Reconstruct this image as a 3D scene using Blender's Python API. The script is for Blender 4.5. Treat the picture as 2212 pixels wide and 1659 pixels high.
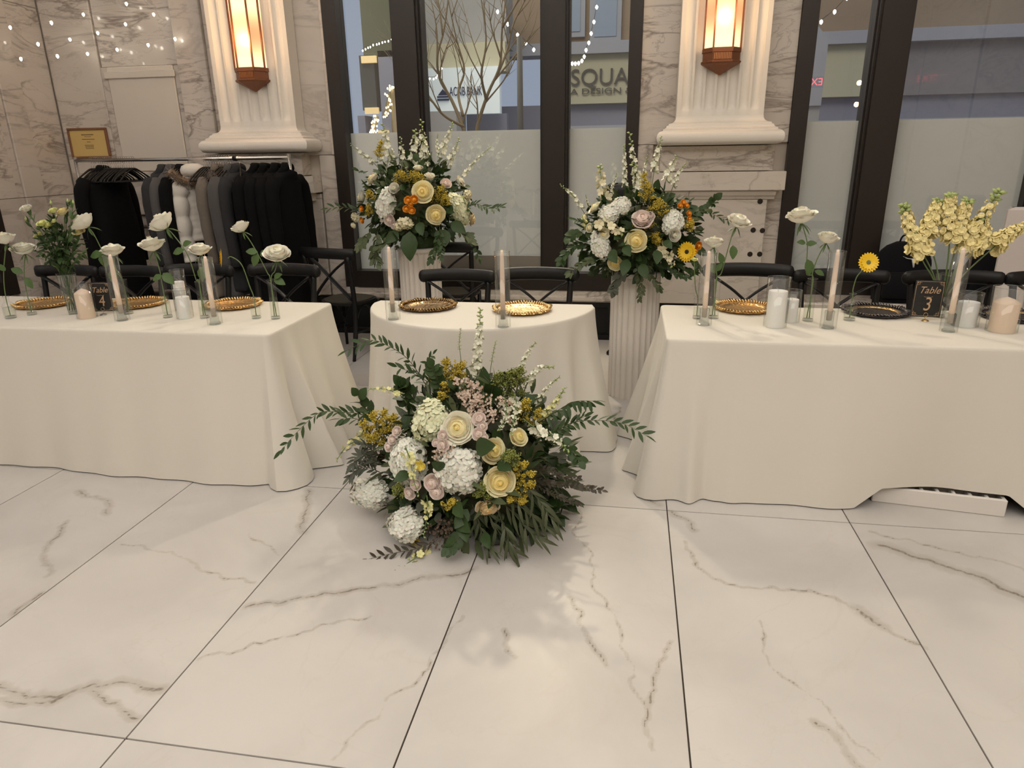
import bpy, math, random
import numpy as np
from mathutils import Vector, Matrix, Quaternion

random.seed(7); rng = np.random.default_rng(7)
PI = math.pi
for _o in list(bpy.data.objects): bpy.data.objects.remove(_o)
SC = bpy.context.scene
COL = SC.collection

# ------------------------------------------------------------------ camera
FPX = 1483.0; CX, CY = 1106.0, 829.5; CAMH = 1.6
def _ray(px, py):
    v = np.array([px-CX, -(py-CY), -FPX]); return v/np.linalg.norm(v)
_Y = _ray(1369, 330); _X = -_ray(-7935, 473); _X = _X-_Y*_X.dot(_Y); _X /= np.linalg.norm(_X); _Z = np.cross(_X, _Y)
RC = np.array([_X, _Y, _Z])
def P(px, py, y=None, z=None, x=None):
    """point of the room seen at a pixel, on a known plane of the room"""
    d = RC@_ray(px, py)
    t = y/d[1] if y is not None else ((z-CAMH)/d[2] if z is not None else x/d[0])
    return Vector((d[0]*t, d[1]*t, CAMH+d[2]*t))
cam_d = bpy.data.cameras.new('camera'); cam = bpy.data.objects.new('camera', cam_d); COL.objects.link(cam)
cam_d.sensor_width = 36; cam_d.lens = 36*FPX/2212; cam_d.clip_end = 200
M = Matrix([list(r) for r in RC]).to_4x4(); M.translation = (0, 0, CAMH); cam.matrix_world = M
SC.camera = cam
SC.view_settings.view_transform = 'Standard'; SC.view_settings.look = 'None'
SC.view_settings.exposure = -0.02; SC.view_settings.gamma = 1.0; SC.view_settings.use_curve_mapping = False

# ------------------------------------------------------------------ world and lights
W = bpy.data.worlds.new('dusk'); SC.world = W; W.use_nodes = True
W.node_tree.nodes['Background'].inputs[0].default_value = (.36, .42, .55, 1)
W.node_tree.nodes['Background'].inputs[1].default_value = 0.9
def area(name, loc, target, size, power, col):
    l = bpy.data.lights.new(name, 'AREA'); l.shape = 'RECTANGLE'; l.size, l.size_y = size; l.energy = power; l.color = col
    o = bpy.data.objects.new(name, l); COL.objects.link(o); o.location = loc
    o.rotation_euler = (Vector(target)-Vector(loc)).to_track_quat('-Z', 'Y').to_euler(); return o
def spot(name, loc, target, power, col, ang, rad=.05, blend=.4):
    l = bpy.data.lights.new(name, 'SPOT'); l.energy = power; l.color = col; l.spot_size = math.radians(ang); l.spot_blend = blend; l.shadow_soft_size = rad
    o = bpy.data.objects.new(name, l); COL.objects.link(o); o.location = loc
    o.rotation_euler = (Vector(target)-Vector(loc)).to_track_quat('-Z', 'Y').to_euler(); return o
area('ceiling_glow', (0.0, 2.3, 4.9), (0.0, 2.3, 0), (8, 4.5), 112, (1, .94, .87))
area('hall_glow', (0.0, -1.9, 4.9), (0, -1.9, 0), (8, 3), 270, (1, .945, .875))
spot('window_spotlight', (-.75, 5.95, 3.55), (-.25, 3.0, .3), 200, (1, .86, .60), 88, .09, .5)
spot('dance_floor_spotlight', (2.4, -2.5, 4.6), (.4, 1.9, 0), 30, (1, .88, .76), 40, .12, .8)
area('film_backlight', (-3, 12.5, 6.5), (-1.5, 6.2, 1), (7, 2), 420, (1, .93, .82))  # unseen light added over the street to brighten the frosted film
area('street_glow', (-3, 8.5, 9.0), (-1, 15, 2), (10, 3), 480, (1, .88, .66))

# ------------------------------------------------------------------ materials
def mat(name, base=(.8, .8, .8), rough=.5, metal=0, spec=.5, coat=0, emis=None, estr=0, trans=0, sheen=0, sss=0):
    m = bpy.data.materials.new(name); m.use_nodes = True; b = m.node_tree.nodes['Principled BSDF']
    b.inputs['Base Color'].default_value = (*base, 1); b.inputs['Roughness'].default_value = rough
    b.inputs['Metallic'].default_value = metal; b.inputs['Specular IOR Level'].default_value = spec
    b.inputs['Coat Weight'].default_value = coat; b.inputs['Coat Roughness'].default_value = .03
    if sheen: b.inputs['Sheen Weight'].default_value = sheen
    if emis: b.inputs['Emission Color'].default_value = (*emis, 1); b.inputs['Emission Strength'].default_value = estr
    if sss: b.inputs['Subsurface Weight'].default_value = sss; b.inputs['Subsurface Scale'].default_value = .01
    return m
def N(m, t, **k):
    n = m.node_tree.nodes.new(t)
    for a, v in k.items(): setattr(n, a, v)
    return n
def L(m, a, b): m.node_tree.links.new(a, b)
def B(m): return m.node_tree.nodes['Principled BSDF']
def ramp(m, fac, stops):
    r = N(m, 'ShaderNodeValToRGB'); e = r.color_ramp.elements
    while len(e) < len(stops): e.new(.5)
    for i, (p, c) in enumerate(stops): e[i].position = p; e[i].color = (*c, 1) if len(c) == 3 else c
    L(m, fac, r.inputs[0]); return r.outputs[0]
def noise(m, vec, scale, det=4, rough=.5, dist=0):
    n = N(m, 'ShaderNodeTexNoise'); n.inputs['Scale'].default_value = scale; n.inputs['Detail'].default_value = det
    n.inputs['Roughness'].default_value = rough; n.inputs['Distortion'].default_value = dist
    if vec is not None: L(m, vec, n.inputs['Vector'])
    return n.outputs['Fac']
def mth(m, op, a, b=None, c=None):
    n = N(m, 'ShaderNodeMath', operation=op)
    for i, v in enumerate((a, b, c)):
        if v is None: continue
        if isinstance(v, (int, float)): n.inputs[i].default_value = v
        else: L(m, v, n.inputs[i])
    return n.outputs[0]
def mixc(m, fac, a, b, mode='MIX'):
    n = N(m, 'ShaderNodeMix', data_type='RGBA', blend_type=mode)
    for i, v in ((0, fac), (6, a), (7, b)):
        if isinstance(v, (int, float)): n.inputs[i].default_value = v
        elif isinstance(v, tuple): n.inputs[i].default_value = (*v, 1)
        else: L(m, v, n.inputs[i])
    return n.outputs[2]
def objvec(m, rot=(0, 0, 0), scale=(1, 1, 1), rnd=0):
    tc = N(m, 'ShaderNodeTexCoord'); mp = N(m, 'ShaderNodeMapping'); mp.inputs['Rotation'].default_value = rot; mp.inputs['Scale'].default_value = scale
    v = tc.outputs['Object']
    if rnd:
        oi = N(m, 'ShaderNodeObjectInfo'); vm = N(m, 'ShaderNodeVectorMath', operation='SCALE'); cb = N(m, 'ShaderNodeCombineXYZ')
        for i, k in enumerate((1, .61, .37)): L(m, mth(m, 'MULTIPLY', oi.outputs['Random'], k), cb.inputs[i])
        L(m, cb.outputs[0], vm.inputs[0]); vm.inputs['Scale'].default_value = rnd
        va = N(m, 'ShaderNodeVectorMath', operation='ADD'); L(m, v, va.inputs[0]); L(m, vm.outputs[0], va.inputs[1]); v = va.outputs[0]
    L(m, v, mp.inputs['Vector']); return mp.outputs[0]
def bump(m, h, strength=.3, dist=.01):
    b = N(m, 'ShaderNodeBump'); b.inputs['Strength'].default_value = strength; b.inputs['Distance'].default_value = dist
    L(m, h, b.inputs['Height']); L(m, b.outputs[0], B(m).inputs['Normal'])

def marble(name, base, cloud, vein, rot=(0, .6, 0), scale=(1, 1, 1), rnd=7.0, coat=.6, dens=1.0):
    m = mat(name, base, .28, coat=coat)
    v = objvec(m, rot, scale, rnd)
    n1 = noise(m, v, 1.1, 5, .55, .6)
    rdg = mth(m, 'ABSOLUTE', mth(m, 'SUBTRACT', noise(m, v, 1.9*dens, 6, .55, 1.2), .5))
    rdg2 = mth(m, 'ABSOLUTE', mth(m, 'SUBTRACT', noise(m, v, 4.2*dens, 5, .6, .9), .5))
    patch = noise(m, v, .9, 2)
    v1 = ramp(m, rdg, [(0, (1, 1, 1)), (.012, (.55, .55, .55)), (.035, (0, 0, 0))])
    v2 = ramp(m, rdg2, [(0, (.6, .6, .6)), (.02, (0, 0, 0))])
    pm = ramp(m, patch, [(.42, (0, 0, 0)), (.62, (1, 1, 1))])
    c = mixc(m, ramp(m, n1, [(.35, (0, 0, 0)), (.7, (1, 1, 1))]), base, cloud)
    c = mixc(m, mth(m, 'MULTIPLY', mth(m, 'MULTIPLY', v2, pm), .8), c, vein)
    c = mixc(m, mth(m, 'MULTIPLY', v1, mth(m, 'ADD', mth(m, 'MULTIPLY', pm, .6), .3)), c, vein)
    L(m, c, B(m).inputs['Base Color']); return m
MARB = marble('wall_marble', (.66, .60, .53), (.54, .48, .42), (.20, .16, .13), (0, .7, 0), (.45, .45, 1.5))
MARBW = marble('white_marble', (.71, .65, .57), (.60, .54, .47), (.27, .23, .20), (0, -.6, 0), (.7, .7, 2.0))
PLAS = mat('white_plaster', (.80, .75, .67), .5)
PANELM = mat('cream_panel', (.66, .60, .52), .4)
BRONZE = mat('dark_bronze', (.020, .014, .011), .38, spec=.45)
BLACKW = mat('black_stained_wood', (.007, .007, .0075), .45, spec=.35)
v_ = objvec(BLACKW, scale=(1, 1, .1)); bump(BLACKW, noise(BLACKW, v_, 60, 3), .15, .002)
WALLP = mat('plain_wall', (.62, .55, .47), .6)
CEIL = mat('ceiling_paint', (.72, .67, .6), .7)

# floor tile: marble with measured veins (distance stored per vertex)
TILE = mat('floor_tile_marble', (.75, .70, .65), .36, spec=.35)
def _tile():
    m = TILE; v = objvec(m, rnd=9); va = N(m, 'ShaderNodeAttribute', attribute_name='vein_dist'); vw = N(m, 'ShaderNodeAttribute', attribute_name='vein_width')
    tc = N(m, 'ShaderNodeTexCoord'); wob = noise(m, v, 14, 5, .65); wob2 = noise(m, v, 60, 3, .6)
    d = mth(m, 'ADD', va.outputs['Fac'], mth(m, 'MULTIPLY', mth(m, 'SUBTRACT', wob, .5), .018))
    d = mth(m, 'ABSOLUTE', mth(m, 'ADD', d, mth(m, 'MULTIPLY', mth(m, 'SUBTRACT', wob2, .5), .003)))
    q = mth(m, 'DIVIDE', d, vw.outputs['Fac'])
    soft = ramp(m, mth(m, 'ADD', q, mth(m, 'MULTIPLY', mth(m, 'SUBTRACT', wob, .5), 1.1)), [(0, (1, 1, 1)), (.45, (.7, .7, .7)), (.95, (0, 0, 0))])
    line = ramp(m, mth(m, 'MULTIPLY', q, 3.0), [(0, (1, 1, 1)), (.6, (0, 0, 0))])
    cl = noise(m, v, 1.6, 5, .55, .5)
    base = mixc(m, ramp(m, cl, [(.38, (0, 0, 0)), (.72, (1, 1, 1))]), (.585, .56, .53), (.50, .477, .45))
    rd = mth(m, 'ABSOLUTE', mth(m, 'SUBTRACT', noise(m, v, 1.3, 6, .55, 1.0), .5))
    hair = ramp(m, rd, [(0, (.16, .16, .16)), (.008, (0, 0, 0))])
    c = mixc(m, hair, base, (.48, .43, .37))
    c = mixc(m, mth(m, 'MULTIPLY', soft, .6), c, (.37, .335, .28))
    c = mixc(m, mth(m, 'MULTIPLY', line, mth(m, 'ADD', .3, mth(m, 'MULTIPLY', wob, 1.3))), c, (.13, .10, .075))
    L(m, c, B(m).inputs['Base Color'])
_tile()
GROUT = mat('dark_grout', (.05, .035, .025), .9)

CLOTH = mat('ivory_cloth', (.70, .665, .59), .85, sheen=.15)
v_ = objvec(CLOTH); bump(CLOTH, noise(CLOTH, v_, 700, 2), .08, .001)
CANDW = mat('white_wax', (.93, .92, .90), .45, sss=.3); CANDP = mat('blush_wax', (.86, .69, .55), .45, sss=.3); WICK = mat('wick', (.5, .45, .36), .9)
GOLD = mat('hammered_gold', (.74, .52, .24), .26, 1)
v_ = objvec(GOLD); bump(GOLD, noise(GOLD, v_, 55, 2), .9, .006)
CHROME = mat('chrome', (.62, .60, .58), .18, 1)
GREYM = mat('grey_metal', (.45, .43, .40), .35, .9)
COPPER = mat('antique_copper', (.22, .085, .04), .5, .5)
COPPERL = mat('bright_copper', (.55, .24, .10), .35, .8)
def lampglass():
    m = mat('lit_lamp_glass', (.35, .26, .18), .4)
    v = objvec(m); sp = N(m, 'ShaderNodeSeparateXYZ'); L(m, v, sp.inputs[0])
    s = mth(m, 'SINE', mth(m, 'MULTIPLY', mth(m, 'SUBTRACT', sp.outputs['Z'], .05), 14))
    c = ramp(m, mth(m, 'ADD', mth(m, 'MULTIPLY', s, .5), .5), [(0, (1, .40, .16)), (.6, (1, .55, .25)), (1, (1, .66, .36))])
    L(m, c, B(m).inputs['Emission Color'])
    L(m, mth(m, 'ADD', 1.35, mth(m, 'MULTIPLY', s, .4)), B(m).inputs['Emission Strength'])
    return m
LAMP = lampglass()
def thin_glass(name, tint, mul=1.0, rough=0.0, ior=1.5, edge=.55):
    m = bpy.data.materials.new(name); m.use_nodes = True; nt = m.node_tree; nt.nodes.clear()
    o = N(m, 'ShaderNodeOutputMaterial'); t = N(m, 'ShaderNodeBsdfTransparent'); g = N(m, 'ShaderNodeBsdfGlossy'); g.inputs['Roughness'].default_value = rough
    mx = N(m, 'ShaderNodeMixShader')
    lw = N(m, 'ShaderNodeLayerWeight'); lw.inputs['Blend'].default_value = .25
    fc = mth(m, 'POWER', lw.outputs['Facing'], 3.0); c = mixc(m, fc, tint, tuple(x*edge for x in tint)); L(m, c, t.inputs[0])
    L(m, mth(m, 'MULTIPLY', mth(m, 'ADD', .045, mth(m, 'MULTIPLY', fc, .7)), mul), mx.inputs[0]); L(m, t.outputs[0], mx.inputs[1]); L(m, g.outputs[0], mx.inputs[2]); L(m, mx.outputs[0], o.inputs[0])
    return m
GLASS = thin_glass('clear_glass', (.985, .99, .985), .95, edge=.66)
THICK = thin_glass('thick_glass', (.93, .95, .95), 2.2, .04, edge=.6)
PANE = thin_glass('window_glass', (.95, .96, .95), 1.9, edge=.9)
WATER = thin_glass('vase_water', (.94, .96, .92), .7, edge=.8)
FROST = bpy.data.materials.new('frosted_window_film'); FROST.use_nodes = True
def _fr():
    m = FROST; nt = m.node_tree; nt.nodes.clear(); o = N(m, 'ShaderNodeOutputMaterial')
    t = N(m, 'ShaderNodeBsdfTransparent'); tr = N(m, 'ShaderNodeBsdfTranslucent'); d = N(m, 'ShaderNodeBsdfDiffuse')
    t.inputs[0].default_value = (.95, .96, .96, 1); tr.inputs[0].default_value = (1, .99, .97, 1); d.inputs[0].default_value = (.74, .735, .70, 1)
    a = N(m, 'ShaderNodeMixShader'); a.inputs[0].default_value = .55; L(m, tr.outputs[0], a.inputs[1]); L(m, d.outputs[0], a.inputs[2])
    b = N(m, 'ShaderNodeMixShader'); b.inputs[0].default_value = .90; L(m, t.outputs[0], b.inputs[1]); L(m, a.outputs[0], b.inputs[2])
    g = N(m, 'ShaderNodeBsdfGlossy'); g.inputs['Roughness'].default_value = .12; c = N(m, 'ShaderNodeMixShader'); c.inputs[0].default_value = .05
    L(m, b.outputs[0], c.inputs[1]); L(m, g.outputs[0], c.inputs[2]); L(m, c.outputs[0], o.inputs[0])
_fr()
def leafm(name, c1, c2, rough=.45):
    m = mat(name, c1, rough, spec=.3); v = objvec(m, rnd=5); L(m, mixc(m, noise(m, v, 25, 2), c1, c2), B(m).inputs['Base Color']); return m
LEAF = leafm('dark_green_leaf', (.020, .045, .012), (.045, .08, .022))
LEAF2 = leafm('olive_leaf', (.06, .085, .035), (.11, .13, .06)); LEAF3 = leafm('grey_green_leaf', (.075, .085, .06), (.12, .13, .10), .6)
WILM = leafm('willow_leaf', (.05, .065, .03), (.08, .09, .045)); BROWNLEAF = leafm('brownish_leaf', (.03, .025, .018), (.07, .055, .035))
STEM = mat('green_stem', (.12, .18, .06), .5); BUD = mat('green_bud', (.38, .46, .17), .5)
DSTEM = mat('dark_stem', (.07, .075, .03), .6)
def flower(name, outer, inner, r0, r1, axis='XY', sss=.2):
    m = mat(name, outer, .55, sss=sss); tc = N(m, 'ShaderNodeTexCoord'); sp = N(m, 'ShaderNodeSeparateXYZ'); L(m, tc.outputs['Object'], sp.inputs[0])
    r = mth(m, 'SQRT', mth(m, 'ADD', mth(m, 'POWER', sp.outputs['X'], 2.0), mth(m, 'POWER', sp.outputs['Y'], 2.0)))
    L(m, ramp(m, r, [(r0, inner), (r1, outer)]), B(m).inputs['Base Color']); return m
ROSEC = flower('cream_rose_petal', (.88, .84, .68), (.88, .72, .30), .15, .75)
ROSEY = flower('yellow_rose_petal', (.88, .80, .50), (.90, .70, .24), .2, .85)
ROSEW = flower('white_rose_petal', (.88, .85, .74), (.86, .80, .60), .1, .5)
ROSEP = flower('blush_rose_petal', (.82, .69, .62), (.78, .60, .52), .1, .6)
ROSEPE = flower('peach_rose_petal', (.86, .72, .48), (.88, .62, .28), .2, .8)
HYD = mat('white_hydrangea_petal', (.86, .84, .74), .55, sss=.15); HYDG = mat('greenish_hydrangea_petal', (.80, .80, .55), .55, sss=.15)
HYDC = mat('hydrangea_core', (.45, .47, .28), .8)
DELPH = mat('white_delphinium_petal', (.84, .84, .68), .55); SNAP = mat('pale_yellow_snapdragon_petal', (.80, .78, .38), .55); SNAPY = mat('yellow_snapdragon_petal', (.85, .68, .10), .5)
STOCK = mat('yellow_stock_petal', (.88, .77, .38), .55); STOCKC = mat('cream_stock_petal', (.86, .80, .55), .55); LISI = mat('pale_green_lisianthus_petal', (.78, .80, .36), .5)
GOLDR = mat('goldenrod_bloom', (.56, .43, .05), .7); GOLDG = mat('green_goldenrod', (.22, .25, .05), .7)
WAX = mat('waxflower_bloom', (.66, .52, .42), .6); WAXB = mat('waxflower_brown', (.13, .09, .06), .8)
GERB = mat('yellow_gerbera_petal', (.90, .58, .02), .45); ORNG = mat('orange_petal', (.85, .36, .03), .5)
DCEN = mat('dark_flower_centre', (.03, .02, .012), .8); GCEN = mat('green_flower_centre', (.16, .17, .07), .8)

# ------------------------------------------------------------------ mesh builder
class MB:
    def __init__(s): s.v = []; s.f = []; s.n = 0
    def add(s, vs, fs):
        o = s.n; s.v += [tuple(p) for p in vs]; s.f += [tuple(i+o for i in f) for f in fs]; s.n += len(vs); return s
    def tmpl(s, T, Mx):
        vs, fs = T; R = np.array(Mx.to_3x3()); t = np.array(Mx.translation); return s.add((np.asarray(vs)@R.T+t).tolist(), fs)
    def box(s, a, b):
        x0, y0, z0 = a; x1, y1, z1 = b
        return s.add([(x0,y0,z0),(x1,y0,z0),(x1,y1,z0),(x0,y1,z0),(x0,y0,z1),(x1,y0,z1),(x1,y1,z1),(x0,y1,z1)],
              [(0,3,2,1),(4,5,6,7),(0,1,5,4),(1,2,6,5),(2,3,7,6),(3,0,4,7)])
    def bbox(s, a, b, r=.004):      # box with chamfered vertical and top edges
        x0, y0, z0 = a; x1, y1, z1 = b; rings = []
        def ring(i, z): return [(x0+i+r,y0+i,z),(x1-i-r,y0+i,z),(x1-i,y0+i+r,z),(x1-i,y1-i-r,z),(x1-i-r,y1-i,z),(x0+i+r,y1-i,z),(x0+i,y1-i-r,z),(x0+i,y0+i+r,z)]
        vs = ring(r, z0)+ring(0, z0+r)+ring(0, z1-r)+ring(r, z1); fs = []
        for k in range(3):
            for j in range(8): fs.append((k*8+j, k*8+(j+1) % 8, (k+1)*8+(j+1) % 8, (k+1)*8+j))
        fs.append(tuple(range(7, -1, -1))); fs.append(tuple(range(24, 32))); return s.add(vs, fs)
    def tube(s, pts, rad, n=8, cap=True, flat=1.0):
        pts = [Vector(p) for p in pts]; m = len(pts)
        if not hasattr(rad, '__len__'): rad = [rad]*m
        up = None; vs = []
        for i, p in enumerate(pts):
            d = (pts[min(i+1, m-1)]-pts[max(i-1, 0)]).normalized()
            if up is None:
                up = Vector((0, 0, 1)) if abs(d.z) < .9 else Vector((1, 0, 0))
            a = d.cross(up); a = a.normalized() if a.length > 1e-6 else Vector((1, 0, 0)); b = a.cross(d).normalized(); up = b
            for j in range(n):
                t = 2*PI*j/n; vs.append(p+a*math.cos(t)*rad[i]+b*math.sin(t)*rad[i]*flat)
        fs = [(i*n+j, i*n+(j+1) % n, (i+1)*n+(j+1) % n, (i+1)*n+j) for i in range(m-1) for j in range(n)]
        if cap: fs += [tuple(range(n-1, -1, -1)), tuple((m-1)*n+j for j in range(n))]
        return s.add(vs, fs)
    def lathe(s, prof, n=32, c=(0, 0, 0), cap=False, fn=None):
        vs = []; m = len(prof)
        for i, (r, z) in enumerate(prof):
            for j in range(n):
                t = 2*PI*j/n; rr = r*(fn(t, i, r) if fn else 1); vs.append((c[0]+rr*math.cos(t), c[1]+rr*math.sin(t), c[2]+z))
        fs = [(i*n+j, i*n+(j+1) % n, (i+1)*n+(j+1) % n, (i+1)*n+j) for i in range(m-1) for j in range(n)]
        if cap: fs += [tuple(range(n-1, -1, -1)), tuple((m-1)*n+j for j in range(n))]
        return s.add(vs, fs)
    def prism(s, poly, z0, z1):     # poly in xy
        n = len(poly); vs = [(x, y, z0) for x, y in poly]+[(x, y, z1) for x, y in poly]
        return s.add(vs, [tuple(range(n-1, -1, -1)), tuple(range(n, 2*n))]+[(j, (j+1) % n, n+(j+1) % n, n+j) for j in range(n)])
    def xprism(s, poly, x0, x1):    # poly in yz extruded along x
        n = len(poly); vs = [(x0, y, z) for y, z in poly]+[(x1, y, z) for y, z in poly]
        return s.add(vs, [tuple(range(n)), tuple(range(2*n-1, n-1, -1))]+[(j, n+j, n+(j+1) % n, (j+1) % n) for j in range(n)])
    def grid(s, G):                 # G[i][j] points
        a = len(G); b = len(G[0]); vs = [p for r in G for p in r]
        return s.add(vs, [(i*b+j, i*b+j+1, (i+1)*b+j+1, (i+1)*b+j) for i in range(a-1) for j in range(b-1)])
    def T(s): return (np.array(s.v), s.f)
    def mesh(s, name, m, smooth=True):
        me = bpy.data.meshes.new(name); me.from_pydata(s.v, [], s.f)
        for x in (m if isinstance(m, list) else [m]): me.materials.append(x)
        if smooth: me.polygons.foreach_set('use_smooth', [True]*len(me.polygons))
        me.update(); return me
    def o(s, name, m, parent=None, smooth=True, loc=None, sharp=None, label=None):
        me = s.mesh(name, m, smooth)
        if sharp: me.set_sharp_from_angle(angle=math.radians(sharp))
        ob = bpy.data.objects.new(name, me); COL.objects.link(ob); ob.parent = parent
        if loc is not None: ob.location = loc
        if label: ob['label'] = label
        return ob
def tag(o, label, cat, group=None, kind=None):
    if label: o['label'] = label
    if cat: o['category'] = cat
    if group: o['group'] = group
    if kind: o['kind'] = kind
    return o
def thing(name, label, cat, loc=(0, 0, 0), rz=0, group=None):
    o = bpy.data.objects.new(name, None); COL.objects.link(o); o.location = loc; o.rotation_euler = (0, 0, rz); o.empty_display_size = .05
    return tag(o, label, cat, group)
def struct(o): o['kind'] = 'structure'; return o
def put(name, me, Mx, parent=None, label=None):
    o = bpy.data.objects.new(name, me); COL.objects.link(o); o.parent = parent; o.matrix_basis = Mx
    if label: o['label'] = label
    return o
def dup(root, loc, rz=0, label=None, sc=1):
    r = root.copy(); COL.objects.link(r); r.location = loc; r.rotation_euler = (0, 0, rz); r.scale = (sc, sc, sc)
    if label: r['label'] = label
    for ch in list(root.children):
        c = ch.copy(); COL.objects.link(c); c.parent = r
        for g in ch.children:
            d = g.copy(); COL.objects.link(d); d.parent = c
    return r
def text(name, s, size, mat_, parent, loc, rot, ext=.001, shear=0, align='CENTER', sx=1):
    cu = bpy.data.curves.new(name, 'FONT'); cu.body = s; cu.size = size; cu.extrude = ext; cu.align_x = align; cu.align_y = 'CENTER'; cu.shear = shear
    t = bpy.data.objects.new(name, cu); me = bpy.data.meshes.new_from_object(t); bpy.data.objects.remove(t)
    me.materials.clear(); me.materials.append(mat_)
    o = bpy.data.objects.new(name, me); COL.objects.link(o); o.parent = parent; o.location = loc; o.rotation_euler = rot; o.scale = (sx, 1, 1); return o
def frame_from(dirv, roll=0.0):     # matrix whose +Z looks along dirv
    d = Vector(dirv).normalized(); return (d.to_track_quat('Z', 'Y').to_matrix().to_4x4()@Matrix.Rotation(roll, 4, 'Z'))
def bez(pts, n=12):                 # catmull-rom through points
    p = [Vector(q) for q in pts]; p = [2*p[0]-p[1]]+p+[2*p[-1]-p[-2]]; out = []
    m = len(p)-3
    for k in range(m):
        for i in range(n):
            t = i/n; a, b, c, d = p[k:k+4]
            out.append(.5*((2*b)+(c-a)*t+(2*a-5*b+4*c-d)*t*t+(3*b-a-3*c+d)*t**3))
    out.append(p[-2]); return out

# ================================================================== FLOOR
YW = 6.08                                   # face of the window wall
TX0, TPX, TY0, TPY = .22, .808, 2.955, 1.595
VEINS = [ # (pixel polyline of a vein seen in the photograph, half width in metres)
 ([(0,1480),(90,1505),(140,1500),(200,1478),(250,1475),(350,1488)], .030), ([(200,1490),(250,1518),(300,1552)], .02), ([(0,1512),(80,1518),(150,1504)], .02),
 ([(530,1312),(600,1305),(650,1290),(700,1281),(750,1278),(830,1262),(940,1245),(1025,1228)], .024),
 ([(665,1058),(668,1090),(655,1120),(655,1150)], .03), ([(425,1425),(500,1412),(600,1380),(690,1350),(800,1332)], .010),
 ([(100,1245),(95,1210),(110,1170),(145,1125)], .020), ([(30,1330),(90,1280)], .018), ([(260,1175),(330,1190),(400,1205),(440,1235),(550,1258)], .011),
 ([(1250,1100),(1280,1200),(1330,1330),(1370,1450),(1400,1540)], .009), ([(1450,1105),(1500,1145)], .03), ([(1385,1055),(1425,1092)], .03),
 ([(1480,1170),(1530,1240),(1570,1262),(1700,1275),(1800,1290),(1880,1340),(1930,1370),(2000,1400)], .013), ([(1850,1315),(1905,1352)], .04),
 ([(1900,1178),(2000,1208),(2100,1240),(2230,1296)], .05), ([(1880,1148),(2050,1190),(2230,1245)], .014), ([(1760,1560),(1810,1600),(1860,1659)], .018),
 ([(1340,880),(1370,960),(1385,1050)], .02), ([(720,1640),(760,1590),(850,1500),(930,1420),(1000,1330)], .009),
 ([(1450,1385),(1420,1450),(1400,1530),(1410,1620)], .012), ([(1230,1290),(1260,1360),(1310,1440)], .014), ([(1090,1360),(1112,1420)], .014),
 ([(1640,1340),(1720,1480),(1900,1640)], .008), ([(540,1150),(600,1200)], .008), ([(170,1060),(230,1110)], .03)]
_segs = []
def fract(q, amp, n=4):
    for _ in range(n):
        o = [q[0]]
        for a, b in zip(q, q[1:]):
            d = b-a; o += [(a+b)/2+Vector((-d.y, d.x, 0))*random.uniform(-amp, amp), b]
        q = o
    return q
for pl, wd in VEINS:
    q = fract([P(a, b, z=0) for a, b in pl], .16)
    for i in range(len(q)-1): _segs.append((q[i].x, q[i].y, q[i+1].x, q[i+1].y, wd, i == 0, i == len(q)-2))
SG = np.array([s[:5] for s in _segs])
def vein_field(xy):
    best = np.full(len(xy), 9.0); wid = np.full(len(xy), .012); lo = xy.min(0)-.15; hi = xy.max(0)+.15
    for x0, y0, x1, y1, wd in SG:
        if max(x0, x1) < lo[0] or min(x0, x1) > hi[0] or max(y0, y1) < lo[1] or min(y0, y1) > hi[1]: continue
        d = np.array([x1-x0, y1-y0]); l2 = d.dot(d)+1e-9; t = np.clip(((xy-[x0, y0])@d)/l2, 0, 1)
        dist = np.hypot(xy[:, 0]-x0-t*d[0], xy[:, 1]-y0-t*d[1]); r = dist/wd; k = r < best/wid; best[k] = dist[k]; wid[k] = wd
    return best, wid
fl = MB().box((-6, -9.6, -.2), (6.4, 6.2, -.006)).o('floor', GROUT, smooth=False); struct(fl)
_plain = None
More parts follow.
